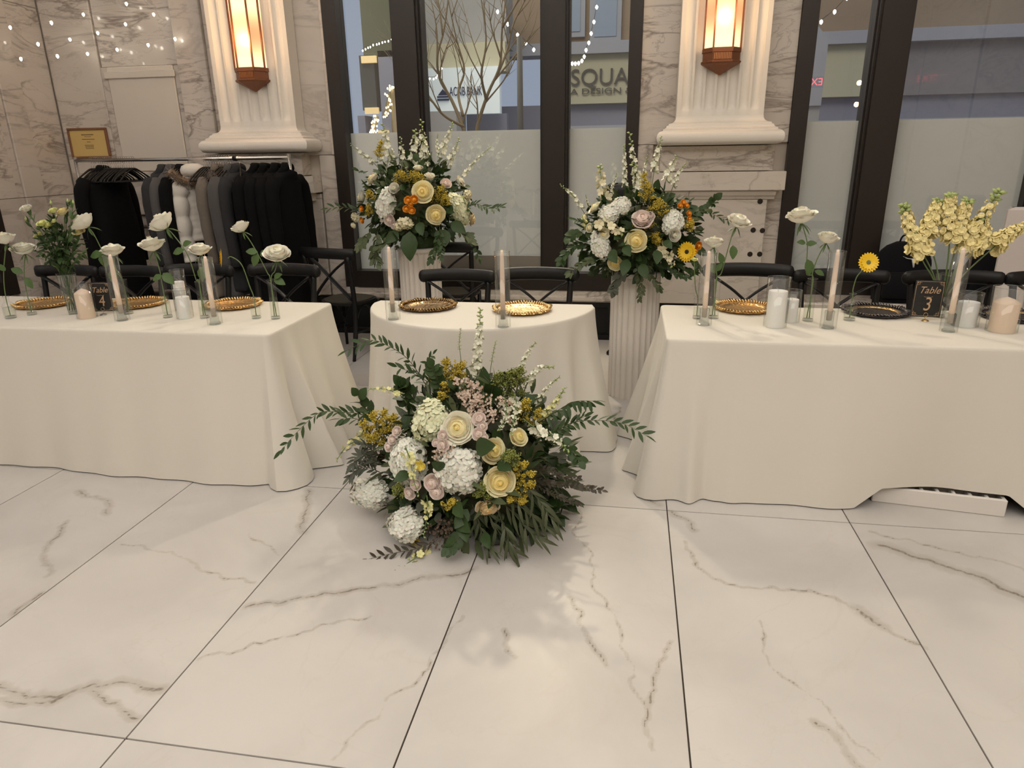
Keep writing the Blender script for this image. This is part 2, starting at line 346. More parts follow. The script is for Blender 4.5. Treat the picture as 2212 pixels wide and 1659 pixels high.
for i in range(-8, 8):
    for j in range(-8, 2):
        x0 = TX0+i*TPX; y0 = TY0+j*TPY; x1 = x0+TPX; y1 = y0+TPY; g = .0028
        near = (-3 <= i+1 and i <= 2 and -2 <= j <= 0) or (i in (-5, -4) and j in (-1, 0))
        if y0 > 6.1 or x0 > 5.7 or x1 < -5.4: continue
        if near and not ((SG[:, 0] > x0-.1) & (SG[:, 0] < x1+.1) & (SG[:, 1] > y0-.1) & (SG[:, 1] < y1+.1)).any(): near = False
        if near:
            nx, ny = 81, 160; xs = np.linspace(x0+g, x1-g, nx); ys = np.linspace(y0+g, min(y1, 6.05)-g, ny)
            X, Y = np.meshgrid(xs, ys, indexing='ij'); cx, cy = (x0+x1)/2, (y0+y1)/2
            mb = MB(); mb.grid([[(X[a, b]-cx, Y[a, b]-cy, 0) for b in range(ny)] for a in range(nx)])
            ds, wd = vein_field(np.stack([X.ravel(), Y.ravel()], 1))
            mb.box((x0+g-cx, y0+g-cy, -.009), (x1-g-cx, min(y1, 6.05)-g-cy, -.0005)); ds = np.append(ds, [9]*8); wd = np.append(wd, [.01]*8)
            # grid winding is x-major: keep normals up
            me = mb.mesh('tile', TILE, False)
        else:
            if _plain is None:
                mb = MB().box((-TPX/2+g, -TPY/2+g, -.009), (TPX/2-g, TPY/2-g, 0)); _plain = mb.mesh('tile', TILE, False)
                a = _plain.attributes.new('vein_dist', 'FLOAT', 'POINT'); a.data.foreach_set('value', [9]*8)
                a = _plain.attributes.new('vein_width', 'FLOAT', 'POINT'); a.data.foreach_set('value', [.01]*8)
            me = _plain; cx, cy = (x0+x1)/2, (y0+y1)/2
        if near:
            a = me.attributes.new('vein_dist', 'FLOAT', 'POINT'); a.data.foreach_set('value', ds.astype(np.float32))
            a = me.attributes.new('vein_width', 'FLOAT', 'POINT'); a.data.foreach_set('value', wd.astype(np.float32))
        put('tile', me, Matrix.Translation((cx, cy, 0)), fl)

# ================================================================== WALLS
WZ = 5.0
win = [(-2.61, .03), (1.21, 3.95)]; WB, WT = .45, 4.5
wb = MB()
for a, b in ((-5.5, win[0][0]), (win[0][1], win[1][0]), (win[1][1], 6.0)): wb.box((a, 6.12, 0), (b, 6.34, WZ))
for a, b in win: wb.box((a, 6.12, 0), (b, 6.34, WB-.1)); wb.box((a, 6.12, WT), (b, 6.34, WZ))
wall = struct(wb.o('wall_back', WALLP, smooth=False))
def slab(x0, x1, z0, z1, y0=YW, y1=6.12, m=MARB, name='marble_panel', r=.004, parent=None):
    g = .0015; return MB().bbox((x0+g, y0, z0+g), (x1-g, y1, z1-g), r).o(name, m, parent or wall, smooth=False)
# left part of the wall
for a, b in ((.36, 1.0), (1.0, 1.62), (1.62, 3.1), (3.1, WZ)):
    slab(-5.3, -4.79, a, b); slab(-4.0, -3.72, a, b, YW-.03)
for a, b in ((.36, .98), (1.0, 1.43), (2.4, 3.6), (3.6, WZ)): slab(-4.78, -4.01, a, b, YW+.012)
slab(-4.78, -4.01, 1.43, 1.50, YW-.035, name='marble_ledge'); slab(-4.79, -4.72, 1.5, 2.4); slab(-4.06, -4.0, 1.5, 2.4)
cp = slab(-4.72, -4.06, 1.50, 2.40, YW-.012, m=PANELM, name='cream_panel', r=.008); slab(-4.74, -4.04, 2.30, 2.36, YW-.03, YW-.013, m=PANELM, name='panel_cap')
for z in (.985, 1.1): slab(-4.78, -4.01, z-.009, z+.009, YW-.012, YW+.012, m=BRONZE, name='dark_strip')
slab(-3.72, -2.61, 3.1, WZ, YW+.004); slab(-3.72, -2.61, 1.62, 3.1, YW+.004)
slab(-2.90, -2.78, .36, 1.29, YW-.01); slab(-2.77, -2.61, .36, 1.62, YW); slab(-2.64, -2.61, 1.62, 4.6, YW-.02)
# pier between the windows
for a, b in ((1.66, 3.3), (3.3, WZ)): slab(.03, 1.21, a, b, YW+.004)
slab(1.06, 1.21, .36, 1.30); slab(.03, .16, .36, 1.66)
slab(3.95, 5.75, .36, 2.2); slab(3.95, 5.75, 2.2, WZ)
# the two dados under the pilasters
def dado(x0, x1, holes, n):
    wall_ = thing('trim_%d' % n, None, None, ((x0+x1)/2, YW, .36)); struct(wall_); wall_.location = (0, 0, 0)
    slab(x0+.04, x1-.04, 1.45, 1.645, YW-.14, m=MARBW, name='dado_block', parent=wall_)
    slab(x0-.02, x1+.06, 1.30, 1.448, YW-.17, m=MARBW, name='dado_cap', parent=wall_)
    mb = MB().xprism([(YW, 1.23), (YW-.09, 1.23), (YW-.10, 1.25), (YW-.125, 1.262), (YW-.14, 1.285), (YW-.14, 1.298), (YW, 1.298)], x0+.01, x1+.0)
    mb.o('dado_moulding', MARBW, wall_, smooth=False)
    d = slab(x0+.03, x1-.05, .36, 1.228, YW-.09, m=MARBW, name='dado_face', parent=wall_)
    for hx, hz in holes:
        MB().lathe([(.021, 0), (.021, .006), (.018, .0065), (0, .006)], 16).o('bolt_hole', BRONZE, wall_, loc=(0, 0, 0)).matrix_basis = Matrix.Translation((hx, YW-.0905, hz))@Matrix.Rotation(PI/2, 4, 'X')@Matrix.Translation((0, 0, -.004))
hol = [(P(a, b, y=YW-.09).x, P(a, b, y=YW-.09).z) for a, b in ((1642, 435), (1627, 497), (1647, 498), (1620, 549), (1641, 549))]
dado(.17, 1.13, hol, 3); dado(-3.83, -2.83, [], 4)
# black grille base along the whole wall and the marble sills
gb = MB().box((-5.3, YW-.02, 0), (5.75, 6.12, .045)); gb.box((-5.3, YW-.02, .30), (5.75, 6.12, .345)); gb.box((-5.3, YW+.02, .045), (5.75, 6.12, .30))
struct(gb.o('baseboard_back', BLACKW, smooth=False)); bb = bpy.data.objects['baseboard_back']
for k in range(46):
    x = -5.2+k*.24
    MB().box((x-.012, YW-.012, .05), (x+.012, YW+.02, .295)).o('grille_bar', BLACKW, bb, smooth=False)
for i, (a, b) in enumerate(win):
    s = MB().xprism([(6.13, .345), (YW-.03, .345), (YW-.045, .36), (YW-.045, .385), (YW-.03, .40), (YW-.03, .44), (YW-.02, .45), (6.13, .45)], a, b)
    struct(s.o('trim_%d' % (i+1), MARBW, smooth=False))
# windows
def window(n, a, b, muls, zf):
    root = thing('window_%d' % n, None, None, ((a+b)/2, 6.15, WB)); struct(root); ox, oy, oz = root.location
    def bar(x0, x1, z0, z1, y0=6.05, y1=6.24, name='window_frame', step=.03):
        mb = MB().box((x0-ox, y0-oy, z0-oz), (x1-ox, y1-oy, z1-oz))
        if name == 'mullion':
            mb = MB().box((x0-ox+step, y0-oy-.03, z0-oz), (x1-ox-step, y1-oy, z1-oz)); mb.box((x0-ox+step*.4, y0-oy, z0-oz), (x1-ox-step*.4, y1-oy, z1-oz)); mb.box((x0-ox, y0-oy+.04, z0-oz), (x1-ox, y1-oy, z1-oz))
        return mb.o(name, BRONZE, root, smooth=False)
    bar(a, a+.12, WB, WT); bar(b-.10, b, WB, WT); bar(a+.12, b-.10, WB, .60, 6.04); bar(a+.12, b-.10, WT-.12, WT)
    for x0, x1 in muls: bar(x0, x1, .6, WT-.12, name='mullion')
    edges = [a+.12]+[q for m_ in muls for q in m_]+[b-.10]
    for x0, x1 in zip(edges[::2], edges[1::2]):
        MB().box((x0-ox, 6.160-oy, .6-oz), (x1-ox, 6.166-oy, WT-.12-oz)).o('window_pane', PANE, root, smooth=False)
        MB().box((x0-ox, 6.168-oy, .6-oz), (x1-ox, 6.170-oy, zf-oz)).o('frosted_film', FROST, root, smooth=False)
    return root
w1 = window(1, *win[0], [(-2.03, -1.77), (-.78, -.54)], P(1000, 283, y=6.17).z)
MB().box((-1.77+1.29, -.004, .15), (-.78+1.29, .008, .285)).o('lower_sill_panel', GREYM, w1, smooth=False)
window(2, *win[1], [(1.74, 2.01), (3.0, 3.25)], P(1800, 262, y=6.17).z)
# left wall with its own window
wl = MB().box((-5.5, 5.2, 0), (-5.34, 6.2, WZ)); wl.box((-5.5, 1.5, 0), (-5.34, 5.2, .5)); wl.box((-5.5, 1.5, 4.5), (-5.34, 5.2, WZ)); wl.box((-5.5, -9.6, 0), (-5.34, 1.5, WZ))
wl = struct(wl.o('wall_left', WALLP, smooth=False))
for y0, y1, xx in ((5.2, 5.42, -5.30), (5.42, 5.50, -5.315), (5.50, 5.72, -5.30), (5.72, 6.08, -5.31), (-1.0, 1.5, -5.3)):
    for a, b in ((.0, 1.3), (1.3, 2.9), (2.9, WZ)):
        MB().bbox((-5.34, y0+.0015, a+.0015), (xx, y1-.0015, b-.0015)).o('marble_panel', MARB, wl, smooth=False)
w3 = thing('window_3', None, None, (-5.36, 3.4, .5)); struct(w3)
for y0, y1 in ((1.5, 1.65), (3.2, 3.4), (5.05, 5.2)): MB().box((-.04, y0-3.4, 0), (.07, y1-3.4, 4.0)).o('window_frame', BRONZE, w3, smooth=False)
MB().box((-.04, -1.75, 0), (.06, 1.65, .12)).o('window_frame', BRONZE, w3, smooth=False)
for y0, y1 in ((-1.75, -.2), (0, 1.65)): MB().box((-.01, y0, .12), (0, y1, 4)).o('frosted_film', FROST, w3, smooth=False)
# right wall, rear wall, ceiling (they carry the lamps mirrored in the glass)
wr = struct(MB().box((5.75, -9.6, 0), (5.95, 6.2, WZ)).o('wall_right', WALLP, smooth=False))
for k in range(6): MB().bbox((5.70, -9+k*2.5, .1), (5.75, -6.6+k*2.5, WZ-.1)).o('marble_panel', MARB, wr, smooth=False)
struct(MB().box((-5.5, -9.8, 0), (5.95, -9.6, WZ)).o('wall_front', WALLP, smooth=False))
ce = MB().box((-5.5, -9.8, WZ), (5.95, 6.34, WZ+.2)).o('ceiling', CEIL, smooth=False); struct(ce)

# ================================================================== PILASTERS
def rings(mb, x0, x1, y0, yb, prof):
    vs = []
    for off, z in prof: vs += [(x0-off, yb, z), (x0-off, y0-off, z), (x1+off, y0-off, z), (x1+off, yb, z)]
    m = len(prof); fs = [(i*4+j, i*4+j+1, (i+1)*4+j+1, (i+1)*4+j) for i in range(m-1) for j in range(3)]
    fs += [(3, 2, 1, 0), tuple((m-1)*4+j for j in range(4))]; return mb.add(vs, fs)
def pilaster(x0, x1, label, zb):
    r = thing('pilaster', label, 'pilaster', ((x0+x1)/2, YW-.16, zb), group=None); hw = (x1-x0)/2; z0 = .20; z1 = WZ-zb
    # fluted shaft: profile in plan swept up, flutes end in rounded stops
    nf = 7; pw = 2*hw; fw = pw/(nf+.6)
    prof = []; 
    for k in range(nf):
        c = -hw+.3*fw+fw*(k+.5)
        for t in np.linspace(-1, 1, 9): prof.append((c+t*fw*.40, math.sqrt(max(0, 1-t*t))))
    cols = [(-hw, 0)]+prof+[(hw, 0)]
    zs = [z0, z0+.05, z0+.06, z0+.075, z0+.095, z0+.12, z1]; dep = [0, 0, .25, .6, .85, 1, 1]
    mb = MB(); G = [[(x, d*.028*dz, z) for x, d in cols] for z, dz in zip(zs, dep)]; mb.grid(G)
    mb.add([(-hw, 0, z0), (-hw, .16, z0), (-hw, .16, z1), (-hw, 0, z1)], [(0, 1, 2, 3)]); mb.add([(hw, 0, z0), (hw, .16, z0), (hw, .16, z1), (hw, 0, z1)], [(3, 2, 1, 0)])
    mb.o('fluted_shaft', PLAS, r, sharp=40)
    b = MB(); pr = [(.10, 0), (.125, .008), (.142, .030), (.147, .055), (.142, .08), (.125, .10), (.10, .108), (.10, .12), (.088, .123), (.075, .132), (.072, .145), (.058, .148), (.056, .160), (.03, .166), (.012, .178), (.003, .195), (0, .215)]
    rings(b, -hw, hw, 0, .16, pr); b.o('moulded_base', PLAS, r, sharp=35)
    return r
px1 = (P(478, 285, y=YW-.16).x, P(642, 290, y=YW-.16).x); px2 = (P(1460, 262, y=YW-.16).x, P(1648, 262, y=YW-.16).x)
pilaster(*px1, 'white fluted pilaster above the coat rack, left of the windows', 1.65)
pilaster(*px2, 'white fluted pilaster between the two windows above the bolted marble dado', 1.65)

def sconce(loc, rz, label, h=1.25, group=None):
    r = thing('wall_sconce', label, 'wall lamp', loc, rz, group)
    pl = [(-.135, 0), (-.135, -.055), (-.070, -.125), (.070, -.125), (.135, -.055), (.135, 0)]
    def sc(k): return [(x*k, y*k) for x, y in pl]
    g = sc(.94)
    for i in range(5):
        (ax, ay), (bx, by) = g[i], g[i+1]
        MB().add([(ax, ay, .13), (bx, by, .13), (bx, by, h), (ax, ay, h)], [(0, 1, 2, 3)]).o('glass_panel', LAMP, r, smooth=False)
    for x, y in pl[1:5]: MB().box((x-.006, y-.006, .12), (x+.006, y+.006, h)).o('glazing_bar', COPPER, r, smooth=False)
    def loft(prof, name, m):
        vs = []; n = 6
        for k, z in prof: vs += [(x*k, y*k, z) for x, y in pl]
        fs = [(i*n+j, i*n+(j+1) % n, (i+1)*n+(j+1) % n, (i+1)*n+j) for i in range(len(prof)-1) for j in range(n)]
        return MB().add(vs, fs+[tuple(range(n-1, -1, -1)), tuple((len(prof)-1)*n+j for j in range(n))]).o(name, m, r, smooth=False)
    loft([(1.04, .105), (1.04, .135)], 'cup_rim', COPPER); loft([(.99, .045), (.99, .105)], 'cup', COPPER)
    loft([(.04, -.045), (.35, -.022), (.80, .012), (1.03, .028), (1.07, .036), (1.07, .044), (1.0, .047)], 'finial', COPPER)
    loft([(1.05, h), (1.05, h+.04), (.6, h+.12), (.05, h+.16)], 'top_cap', COPPER)
    for k in range(11): MB().box((-.057+k*.0115-.003, -.131, .055), (-.057+k*.0115+.003, -.122, .1)).o('vent_fin', COPPERL, r, smooth=False)
    MB().add([(-.055, -.134, .040), (.055, -.134, .040), (.042, -.115, .020), (-.042, -.115, .020)], [(0, 3, 2, 1)]).o('lit_slot', COPPERL, r, smooth=False)
    l = bpy.data.lights.new('sconce_bulb', 'POINT'); l.energy = 5; l.color = (1, .62, .32); l.shadow_soft_size = .06
    for z in (.35, .85):
        o = bpy.data.objects.new('sconce_bulb', l); COL.objects.link(o); o.parent = r; o.location = (0, -.20, z)
    return r
def sc_at(px, py, lab):
    q = P(px, py, y=YW-.22); return sconce((q.x, YW-.162, q.z+.03), 0, lab)
s1 = sc_at(545, 193, 'lit copper wall lantern on the fluted pilaster above the coat rack')
s2 = sc_at(1556, 156, 'lit copper wall lantern on the pilaster between the two windows')
q = P(2172, 130, y=10.9); sconce((5.68, 2*6.16-10.9, q.z-.4), -PI/2, 'lit wall lantern on the right wall, seen mirrored in the right window')
q = P(1808, 222, y=19.8); sconce((5.68, 2*6.16-19.8, q.z-.4), -PI/2, 'far lit wall lantern on the right wall, small in the window reflection')
# EXIT sign, seen mirrored in the window
q = P(1755, 178, y=19.8)
ex = thing('exit_sign', 'red lit exit sign hung in the hall, seen mirrored in the right window', 'sign', (q.x, 2*6.16-19.8, q.z))
MB().bbox((-.26, -.02, -.13), (.26, .02, .13)).o('sign_case', mat('sign_case', (.06, .05, .05), .5), ex, smooth=False)
REDL = mat('red_sign_light', (.8, .05, .05), .5, emis=(1, .06, .07), estr=9)
text('exit_lettering', 'EXIT', .24, REDL, ex, (0, .022, 0), (PI/2, 0, PI), .002)
MB().tube([(0, 0, .13), (0, 0, WZ-q.z)], .008, 6).o('hanging_rod', GREYM, ex)
# framed certificate
q0 = P(141, 278, y=YW-.01); q1 = P(241, 341, y=YW-.01)
fx, fz = (q0.x+q1.x)/2+.01, (q0.z+q1.z)/2; hw, hh = .205, .135
ce_ = thing('framed_certificate', 'framed yellow certificate on the marble wall above the coat rack', 'picture frame', (fx, YW-.002, fz))
FRM = mat('reddish_wood', (.20, .085, .04), .4); PAP = mat('certificate_paper', (.66, .47, .17), .6); INK = mat('brown_ink', (.12, .07, .03), .8); INKB = mat('border_ink', (.42, .27, .08), .8)
for a, b in (((-hw, -.022, -hh), (hw, 0, -hh+.02)), ((-hw, -.022, hh-.02), (hw, 0, hh)), ((-hw, -.022, -hh+.02), (-hw+.02, 0, hh-.02)), ((hw-.02, -.022, -hh+.02), (hw, 0, hh-.02))):
    MB().bbox(a, b, .003).o('frame_rail', FRM, ce_, smooth=False)
MB().box((-hw+.018, -.012, -hh+.018), (hw-.018, -.004, hh-.018)).o('certificate', PAP, ce_, smooth=False)
for z, s_, w_ in ((.075, .018, 13), (.058, .008, 16), (.035, .011, 22), (.012, .010, 7), (-.018, .011, 16), (-.032, .011, 15), (-.046, .008, 20)):
    for k in range(w_):     # rows of letters too small to read
        x = (k-w_/2)*s_*.55
        MB().box((x, -.0128, z-s_*.3), (x+s_*.36, -.0120, z+s_*.3)).o('print_mark', INK, ce_, smooth=False)

# ================================================================== STREET OUTSIDE
ASPH = mat('asphalt', (.16, .16, .17), .8); FBR = mat('brown_facade', (.36, .27, .19), .8); FGR = mat('grey_facade', (.40, .40, .40), .8)
FCR = mat('cream_fascia', (.55, .52, .38), .7); FVI = mat('violet_grey_facade', (.24, .23, .25), .8); FBL = mat('blue_grey_facade', (.25, .26, .33), .8); SIGNW = mat('white_sign_face', (.75, .80, .80), .5, emis=(.75, .9, 1), estr=.22)
DKF = mat('dark_shopfront', (.05, .06, .06), .7); SKYG = mat('dusk_window_glass', (.35, .42, .52), .1); NAVY = mat('navy_paint', (.02, .03, .10), .6); DKG = mat('dark_grey_paint', (.09, .09, .085), .6); CORN = mat('pale_cornice', (.40, .41, .46), .6)
struct(MB().box((-30, 6.35, -.3), (30, 34, -.1)).o('floor_street', ASPH, smooth=False))
FY = 16.0
def F(px, py, y=FY): q = P(px, py, y=y); return q.x, q.z
bld = thing('shop_building', 'brown building across the street with cream sign fascia', 'building', (0, FY, -.1)); dz = .1
def fbox(x0, x1, z0, z1, m, name, d0=0.0, d1=.4): return MB().box((x0, d0, z0+dz), (x1, d1, z1+dz)).o(name, m, bld, smooth=False)
z283 = F(1000, 283)[1]; z225 = F(1250, 225)[1]; z115 = F(1300, 118)[1]; z90 = F(1300, 92)[1]
fbox(-3.2, 24, z90, 16, FBR, 'upper_wall', .1, 1); fbox(-3.2, 24, z115, z90, CORN, 'cornice', -.25, .4); fbox(-1.75, 4.6, z225, z115, FCR, 'sign_fascia', -.08); fbox(4.6, 24, z225, z115, FVI, 'violet_wall', -.02)
fbox(-3.2, 24, -.1, z225, FBL, 'shop_front', .1, 1)
fbox(-1.75, 24, z283-.1, z283+.05, CORN, 'lower_cornice', -.15, .3)
for a, b, c, d in ((1283, 1335, -60, 80), (1205, 1255, -60, 70), (990, 1050, -80, 10)):
    x0, zb_ = F(a, d); x1, zt = F(b, c); fr = fbox(x0-.1, x1+.1, zb_-.1, zt+.1, CORN, 'window_frame', .0, .2); MB().box((x0, -.02, zb_+dz), (x1, .02, zt+dz)).o('window_glass', SKYG, fr, smooth=False)
for k in range(4):
    x0 = 7+k*2.6; fr = fbox(x0-.1, x0+1.3, 4.6, 7.4, CORN, 'window_frame', .0, .2); MB().box((x0, -.02, 4.7+dz), (x0+1.2, .02, 7.3+dz)).o('window_glass', SKYG, fr, smooth=False)
def stext(s, px, py, hpx, m, sx=1, y=FY):
    x, z = F(px, py, y-.12); size = hpx/1483*y*1.38
    return text('sign_lettering', s, size, m, bld, (x, -.12, z+dz), (PI/2, 0, 0), .01, sx=sx, align='LEFT')
stext('SQUARE', 1232, 170, 31, DKG, 1.0); stext('A DESIGN & B', 1232, 199, 11, DKG, 1.5)
# bank sign building, standing forward and to the left
BY = 14.2
bk = thing('bank_building', 'pale bank front with lit white sign across the street', 'building', (0, BY, -.1))
def bbox_(a, b, c, d, m, name, e0=0, e1=.3):
    x0, z1 = F(a, c, BY); x1, z0 = F(b, d, BY); return MB().box((x0, e0, z0+dz), (x1, e1, z1+dz)).o(name, m, bk, smooth=False)
bbox_(905, 1082, 150, 245, SIGNW, 'lit_sign_face', -.1, .1); bbox_(900, 1090, -40, 95, FGR, 'upper_wall', .2, 1); bbox_(900, 1090, 95, 152, FCR, 'fascia', .1, .6)
bbox_(900, 1000, 245, 292, FGR, 'awning', -.5, .3); bbox_(900, 1090, 292, 600, FBL, 'shop_front', .3, .8); bbox_(1000, 1090, 245, 292, FBL, 'doorway', .3, .5)
x, z = F(974, 200, BY); text('sign_lettering', 'ACNB BANK', .23, NAVY, bk, (x, -.12, z+dz), (PI/2, 0, .0), .005, sx=.50, align='LEFT')
x, z = F(950, 213, BY)
for k, (w_, h_, o_) in enumerate(((.44, .035, 0), (.44, .03, .055))): MB().box((x-.02, -.13, z+dz+o_-.05), (x+w_*.5, -.11, z+dz+o_-.05+h_)).o('sign_emblem', NAVY, bk, smooth=False)
MB().add([(x, -.13, z+dz+.05), (x+.2, -.13, z+dz+.05), (x+.1, -.13, z+dz+.16), (x, -.11, z+dz+.05), (x+.2, -.11, z+dz+.05), (x+.1, -.11, z+dz+.16)], [(0, 1, 2), (5, 4, 3), (0, 3, 4, 1), (1, 4, 5, 2), (2, 5, 3, 0)]).o('sign_emblem', NAVY, bk, smooth=False)
# dark shopfront far left
lb = thing('corner_shop', 'dark shopfront with warm lit sign board behind the left window pane', 'building', (0, 13, -.1)); WARMB = mat('warm_lit_board', (.7, .55, .3), .6, emis=(1, .7, .3), estr=.5)
for a, b, c, d, m, n in ((700, 772, -60, 600, FGR, 'side_wall'), (772, 900, -60, 120, mat('dusk_tree_mass', (.10, .11, .07), .9), 'dark_gable'), (775, 815, 120, 238, DKF, 'menu_board'), (815, 905, 110, 600, FBL, 'shop_wall'), (772, 815, 250, 600, FBL, 'lower_wall')):
    x0, z1 = F(a, c, 13); x1, z0 = F(b, d, 13); MB().box((x0, 0, z0+dz), (x1, .4, z1+dz)).o(n, m, lb, smooth=False)
for a, b, c, d in ((782, 815, 122, 136), (790, 820, 233, 246), (818, 842, 282, 296)):
    x0, z1 = F(a, c, 13); x1, z0 = F(b, d, 13); MB().box((x0, -.06, z0+dz), (x1, -.005, z1+dz)).o('lit_board', WARMB, lb, smooth=False)
# pediment seen through the right window
pd = thing('gabled_kiosk', 'pale gabled kiosk outside the right window', 'kiosk', (0, 13, -.1)); x0, z0 = F(1735, 215, 13); x1, z1 = F(1792, 70, 13); xm, zt = F(1765, 35, 13)
MB().add([(x0, 0, z0), (x1, 0, z0), (x1, 0, z1), (xm, 0, zt), (x0, 0, z1), (x0, .4, z0), (x1, .4, z0), (x1, .4, z1), (xm, .4, zt), (x0, .4, z1)], [(0, 1, 2, 3, 4), (9, 8, 7, 6, 5), (0, 5, 6, 1), (1, 6, 7, 2), (2, 7, 8, 3), (3, 8, 9, 4), (4, 9, 5, 0)]).o('gable_wall', CORN, pd, smooth=False)
MB().box((x0, .05, -.0), (x1, .35, z0)).o('kiosk_base', FGR, pd, smooth=False)
# bare street tree
TWIG = mat('bare_bark', (.26, .20, .12), .8)
tr = thing('bare_street_tree', 'bare multi-stemmed tree on the pavement outside the middle pane', 'tree', (P(985, 280, y=10).x, 10, -.1))
TB = tr.location
def grow(pts, r0, depth, mbt, seedv):
    rg = random.Random(seedv); b = bez(pts, 5); m = len(b); mbt.tube(b, [r0*(1-.75*i/(m-1)) for i in range(m)], 6)
    if depth == 0: return
    for k in range(5 if depth == 2 else 4):
        i = int(m*(.3+.65*k/5)); i = min(i, m-2); d = (b[i+1]-b[i]).normalized()
        L_ = rg.uniform(.5, .9)*(1.2 if depth == 2 else .6); side = Vector((rg.choice((-1, 1))*rg.uniform(.3, .8), rg.uniform(-.4, .4), rg.uniform(.3, .8)))
        e = b[i]+(d+side).normalized()*L_; mid = (b[i]+e)/2+Vector((rg.uniform(-.08, .08), 0, rg.uniform(-.05, .05)))
        grow([b[i], mid, e], r0*.42, depth-1, mbt, seedv*7+k+1)
def tp(l): return [P(a, b, y=10+c)-TB for a, b, c in l]
for k, l in enumerate(([(1003, 420, 0), (1003, 300, 0), (998, 270, 0), (975, 215, .1), (950, 170, .1), (945, 120, 0), (960, 60, 0), (975, -60, 0)], [(1003, 275, 0), (960, 250, -.2), (935, 220, -.3), (915, 190, -.3), (895, 160, -.3)],
        [(1000, 250, 0), (990, 200, .2), (1003, 150, .3), (985, 80, .3), (960, -40, .2)], [(1030, 420, 0), (1030, 300, 0), (1035, 260, 0), (1055, 200, 0), (1080, 140, 0), (1085, 60, 0), (1100, -60, 0)], [(1050, 215, 0), (1040, 160, -.2), (1050, 80, -.2), (1030, -60, -.2)], [(1070, 170, 0), (1095, 110, .2), (1110, 50, .2), (1150, -30, .2)])):
    mbt = MB(); grow(tp(l), .035 if len(l) > 6 else .022, 2, mbt, 11+k); mbt.o('trunk' if len(l) > 6 else 'branch', TWIG, tr)
# street lamp pole
lp = thing('street_pole', 'thin dark street pole outside beside the bare tree', 'pole', (P(1124, 250, y=9.4).x, 9.4, -.1)); MB().tube([(0, 0, 0), (0, 0, 3.1)], [.05, .035], 10).o('pole', DKG, lp); MB().lathe([(.08, 0), (.08, .1), (.05, .16)], 12, cap=True).o('pole_foot', DKG, lp)
# string lights outside
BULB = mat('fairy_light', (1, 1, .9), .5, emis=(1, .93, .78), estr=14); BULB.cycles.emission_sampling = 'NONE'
CORD = mat('light_cord', (.03, .03, .03), .7)
def bulb_mesh(r, m):
    return MB().lathe([(0, -1.6*r), (.6*r, -1.1*r), (r, -.2*r), (.8*r, .6*r), (.3*r, 1.1*r), (0, 1.2*r)], 8).mesh('bulb', m)
bm_big = bulb_mesh(.022, BULB); bm_small = bulb_mesh(.011, BULB)
def string(name, label, pts, y, me, jit=0, group=None):
    q = [P(a, b, y=y+(c[0] if c else 0)) for a, b, *c in pts]; r = thing(name, label, 'fairy lights', q[0], group=group)
    if not jit: MB().tube([p-q[0]+Vector((0, 0, .025)) for p in q], .004, 5).o('cord', CORD, r)
    else: b_ = q[-1]-q[0]; MB().tube([(0, .06, 0), (b_.x, .06, b_.z), (b_.x, .06, -q[0].z-.1)], [.03, .05, .07], 8).o('trunk', TWIG, r)
    for p in q: put('bulb', me, Matrix.Translation(p-q[0]), r)
rr = random.Random(5)
def lerp(pts, n, j=0):
    out = []; ls = [math.dist(pts[i], pts[i+1]) for i in range(len(pts)-1)]; tot = sum(ls)
    for k in range(n):
        s = tot*k/(n-1); i = 0
        while i < len(ls)-1 and s > ls[i]: s -= ls[i]; i += 1
        t = s/ls[i]; out.append((pts[i][0]+(pts[i+1][0]-pts[i][0])*t+rr.uniform(-j, j), pts[i][1]+(pts[i+1][1]-pts[i][1])*t+rr.uniform(-j, j)))
    return out
string('string_lights', 'string of festoon bulbs arching behind the square shop sign', [(1289, 15), (1283, 47), (1277, 72), (1272, 92), (1266, 108), (1262, 122), (1257, 131), (1250, 136), (1243, 137), (1236, 137)], 12, bm_big)
string('string_lights', 'sparse festoon bulbs crossing the bare tree', [(1021, -20), (1075, 25), (1097, 52), (1118, 75), (1136, 93), (1153, 107)], 11.5, bm_big)
string('string_lights', 'festoon bulbs low beside the bank sign', lerp([(912, 163), (925, 170), (940, 170), (950, 157), (955, 147)], 10, 1), 11, bm_small)
string('string_lights', 'short string of festoon bulbs behind the far left pane', lerp([(783, 110), (810, 96), (845, 86)], 11, 1), 11, bm_small)
string('string_lights', 'festoon bulbs at the top of the right window', [(1830, -5), (1803, 25), (1774, 47), (1762, 48)], 11, bm_big)
BY_ = mat('warm_fairy_light', (1, .9, .5), .5, emis=(1, .85, .42), estr=7); BY_.cycles.emission_sampling = 'NONE'; bm_w = bulb_mesh(.010, BY_)
string('wrapped_tree_lights', 'warm fairy lights wrapped round a trunk left of the tall flowers', lerp([(813, 255), (808, 280), (800, 310), (792, 335)], 60, 7), 9, bm_w, 1)
string('wrapped_branch_lights', 'warm fairy lights climbing a bare branch behind the left pane', lerp([(832, 250), (840, 225), (838, 205), (850, 185)], 28, 7), 9, bm_w, 1)
FL = bulb_mesh(.011, BULB)  # small bulbs added in place of the ceiling lights' reflections on the marble
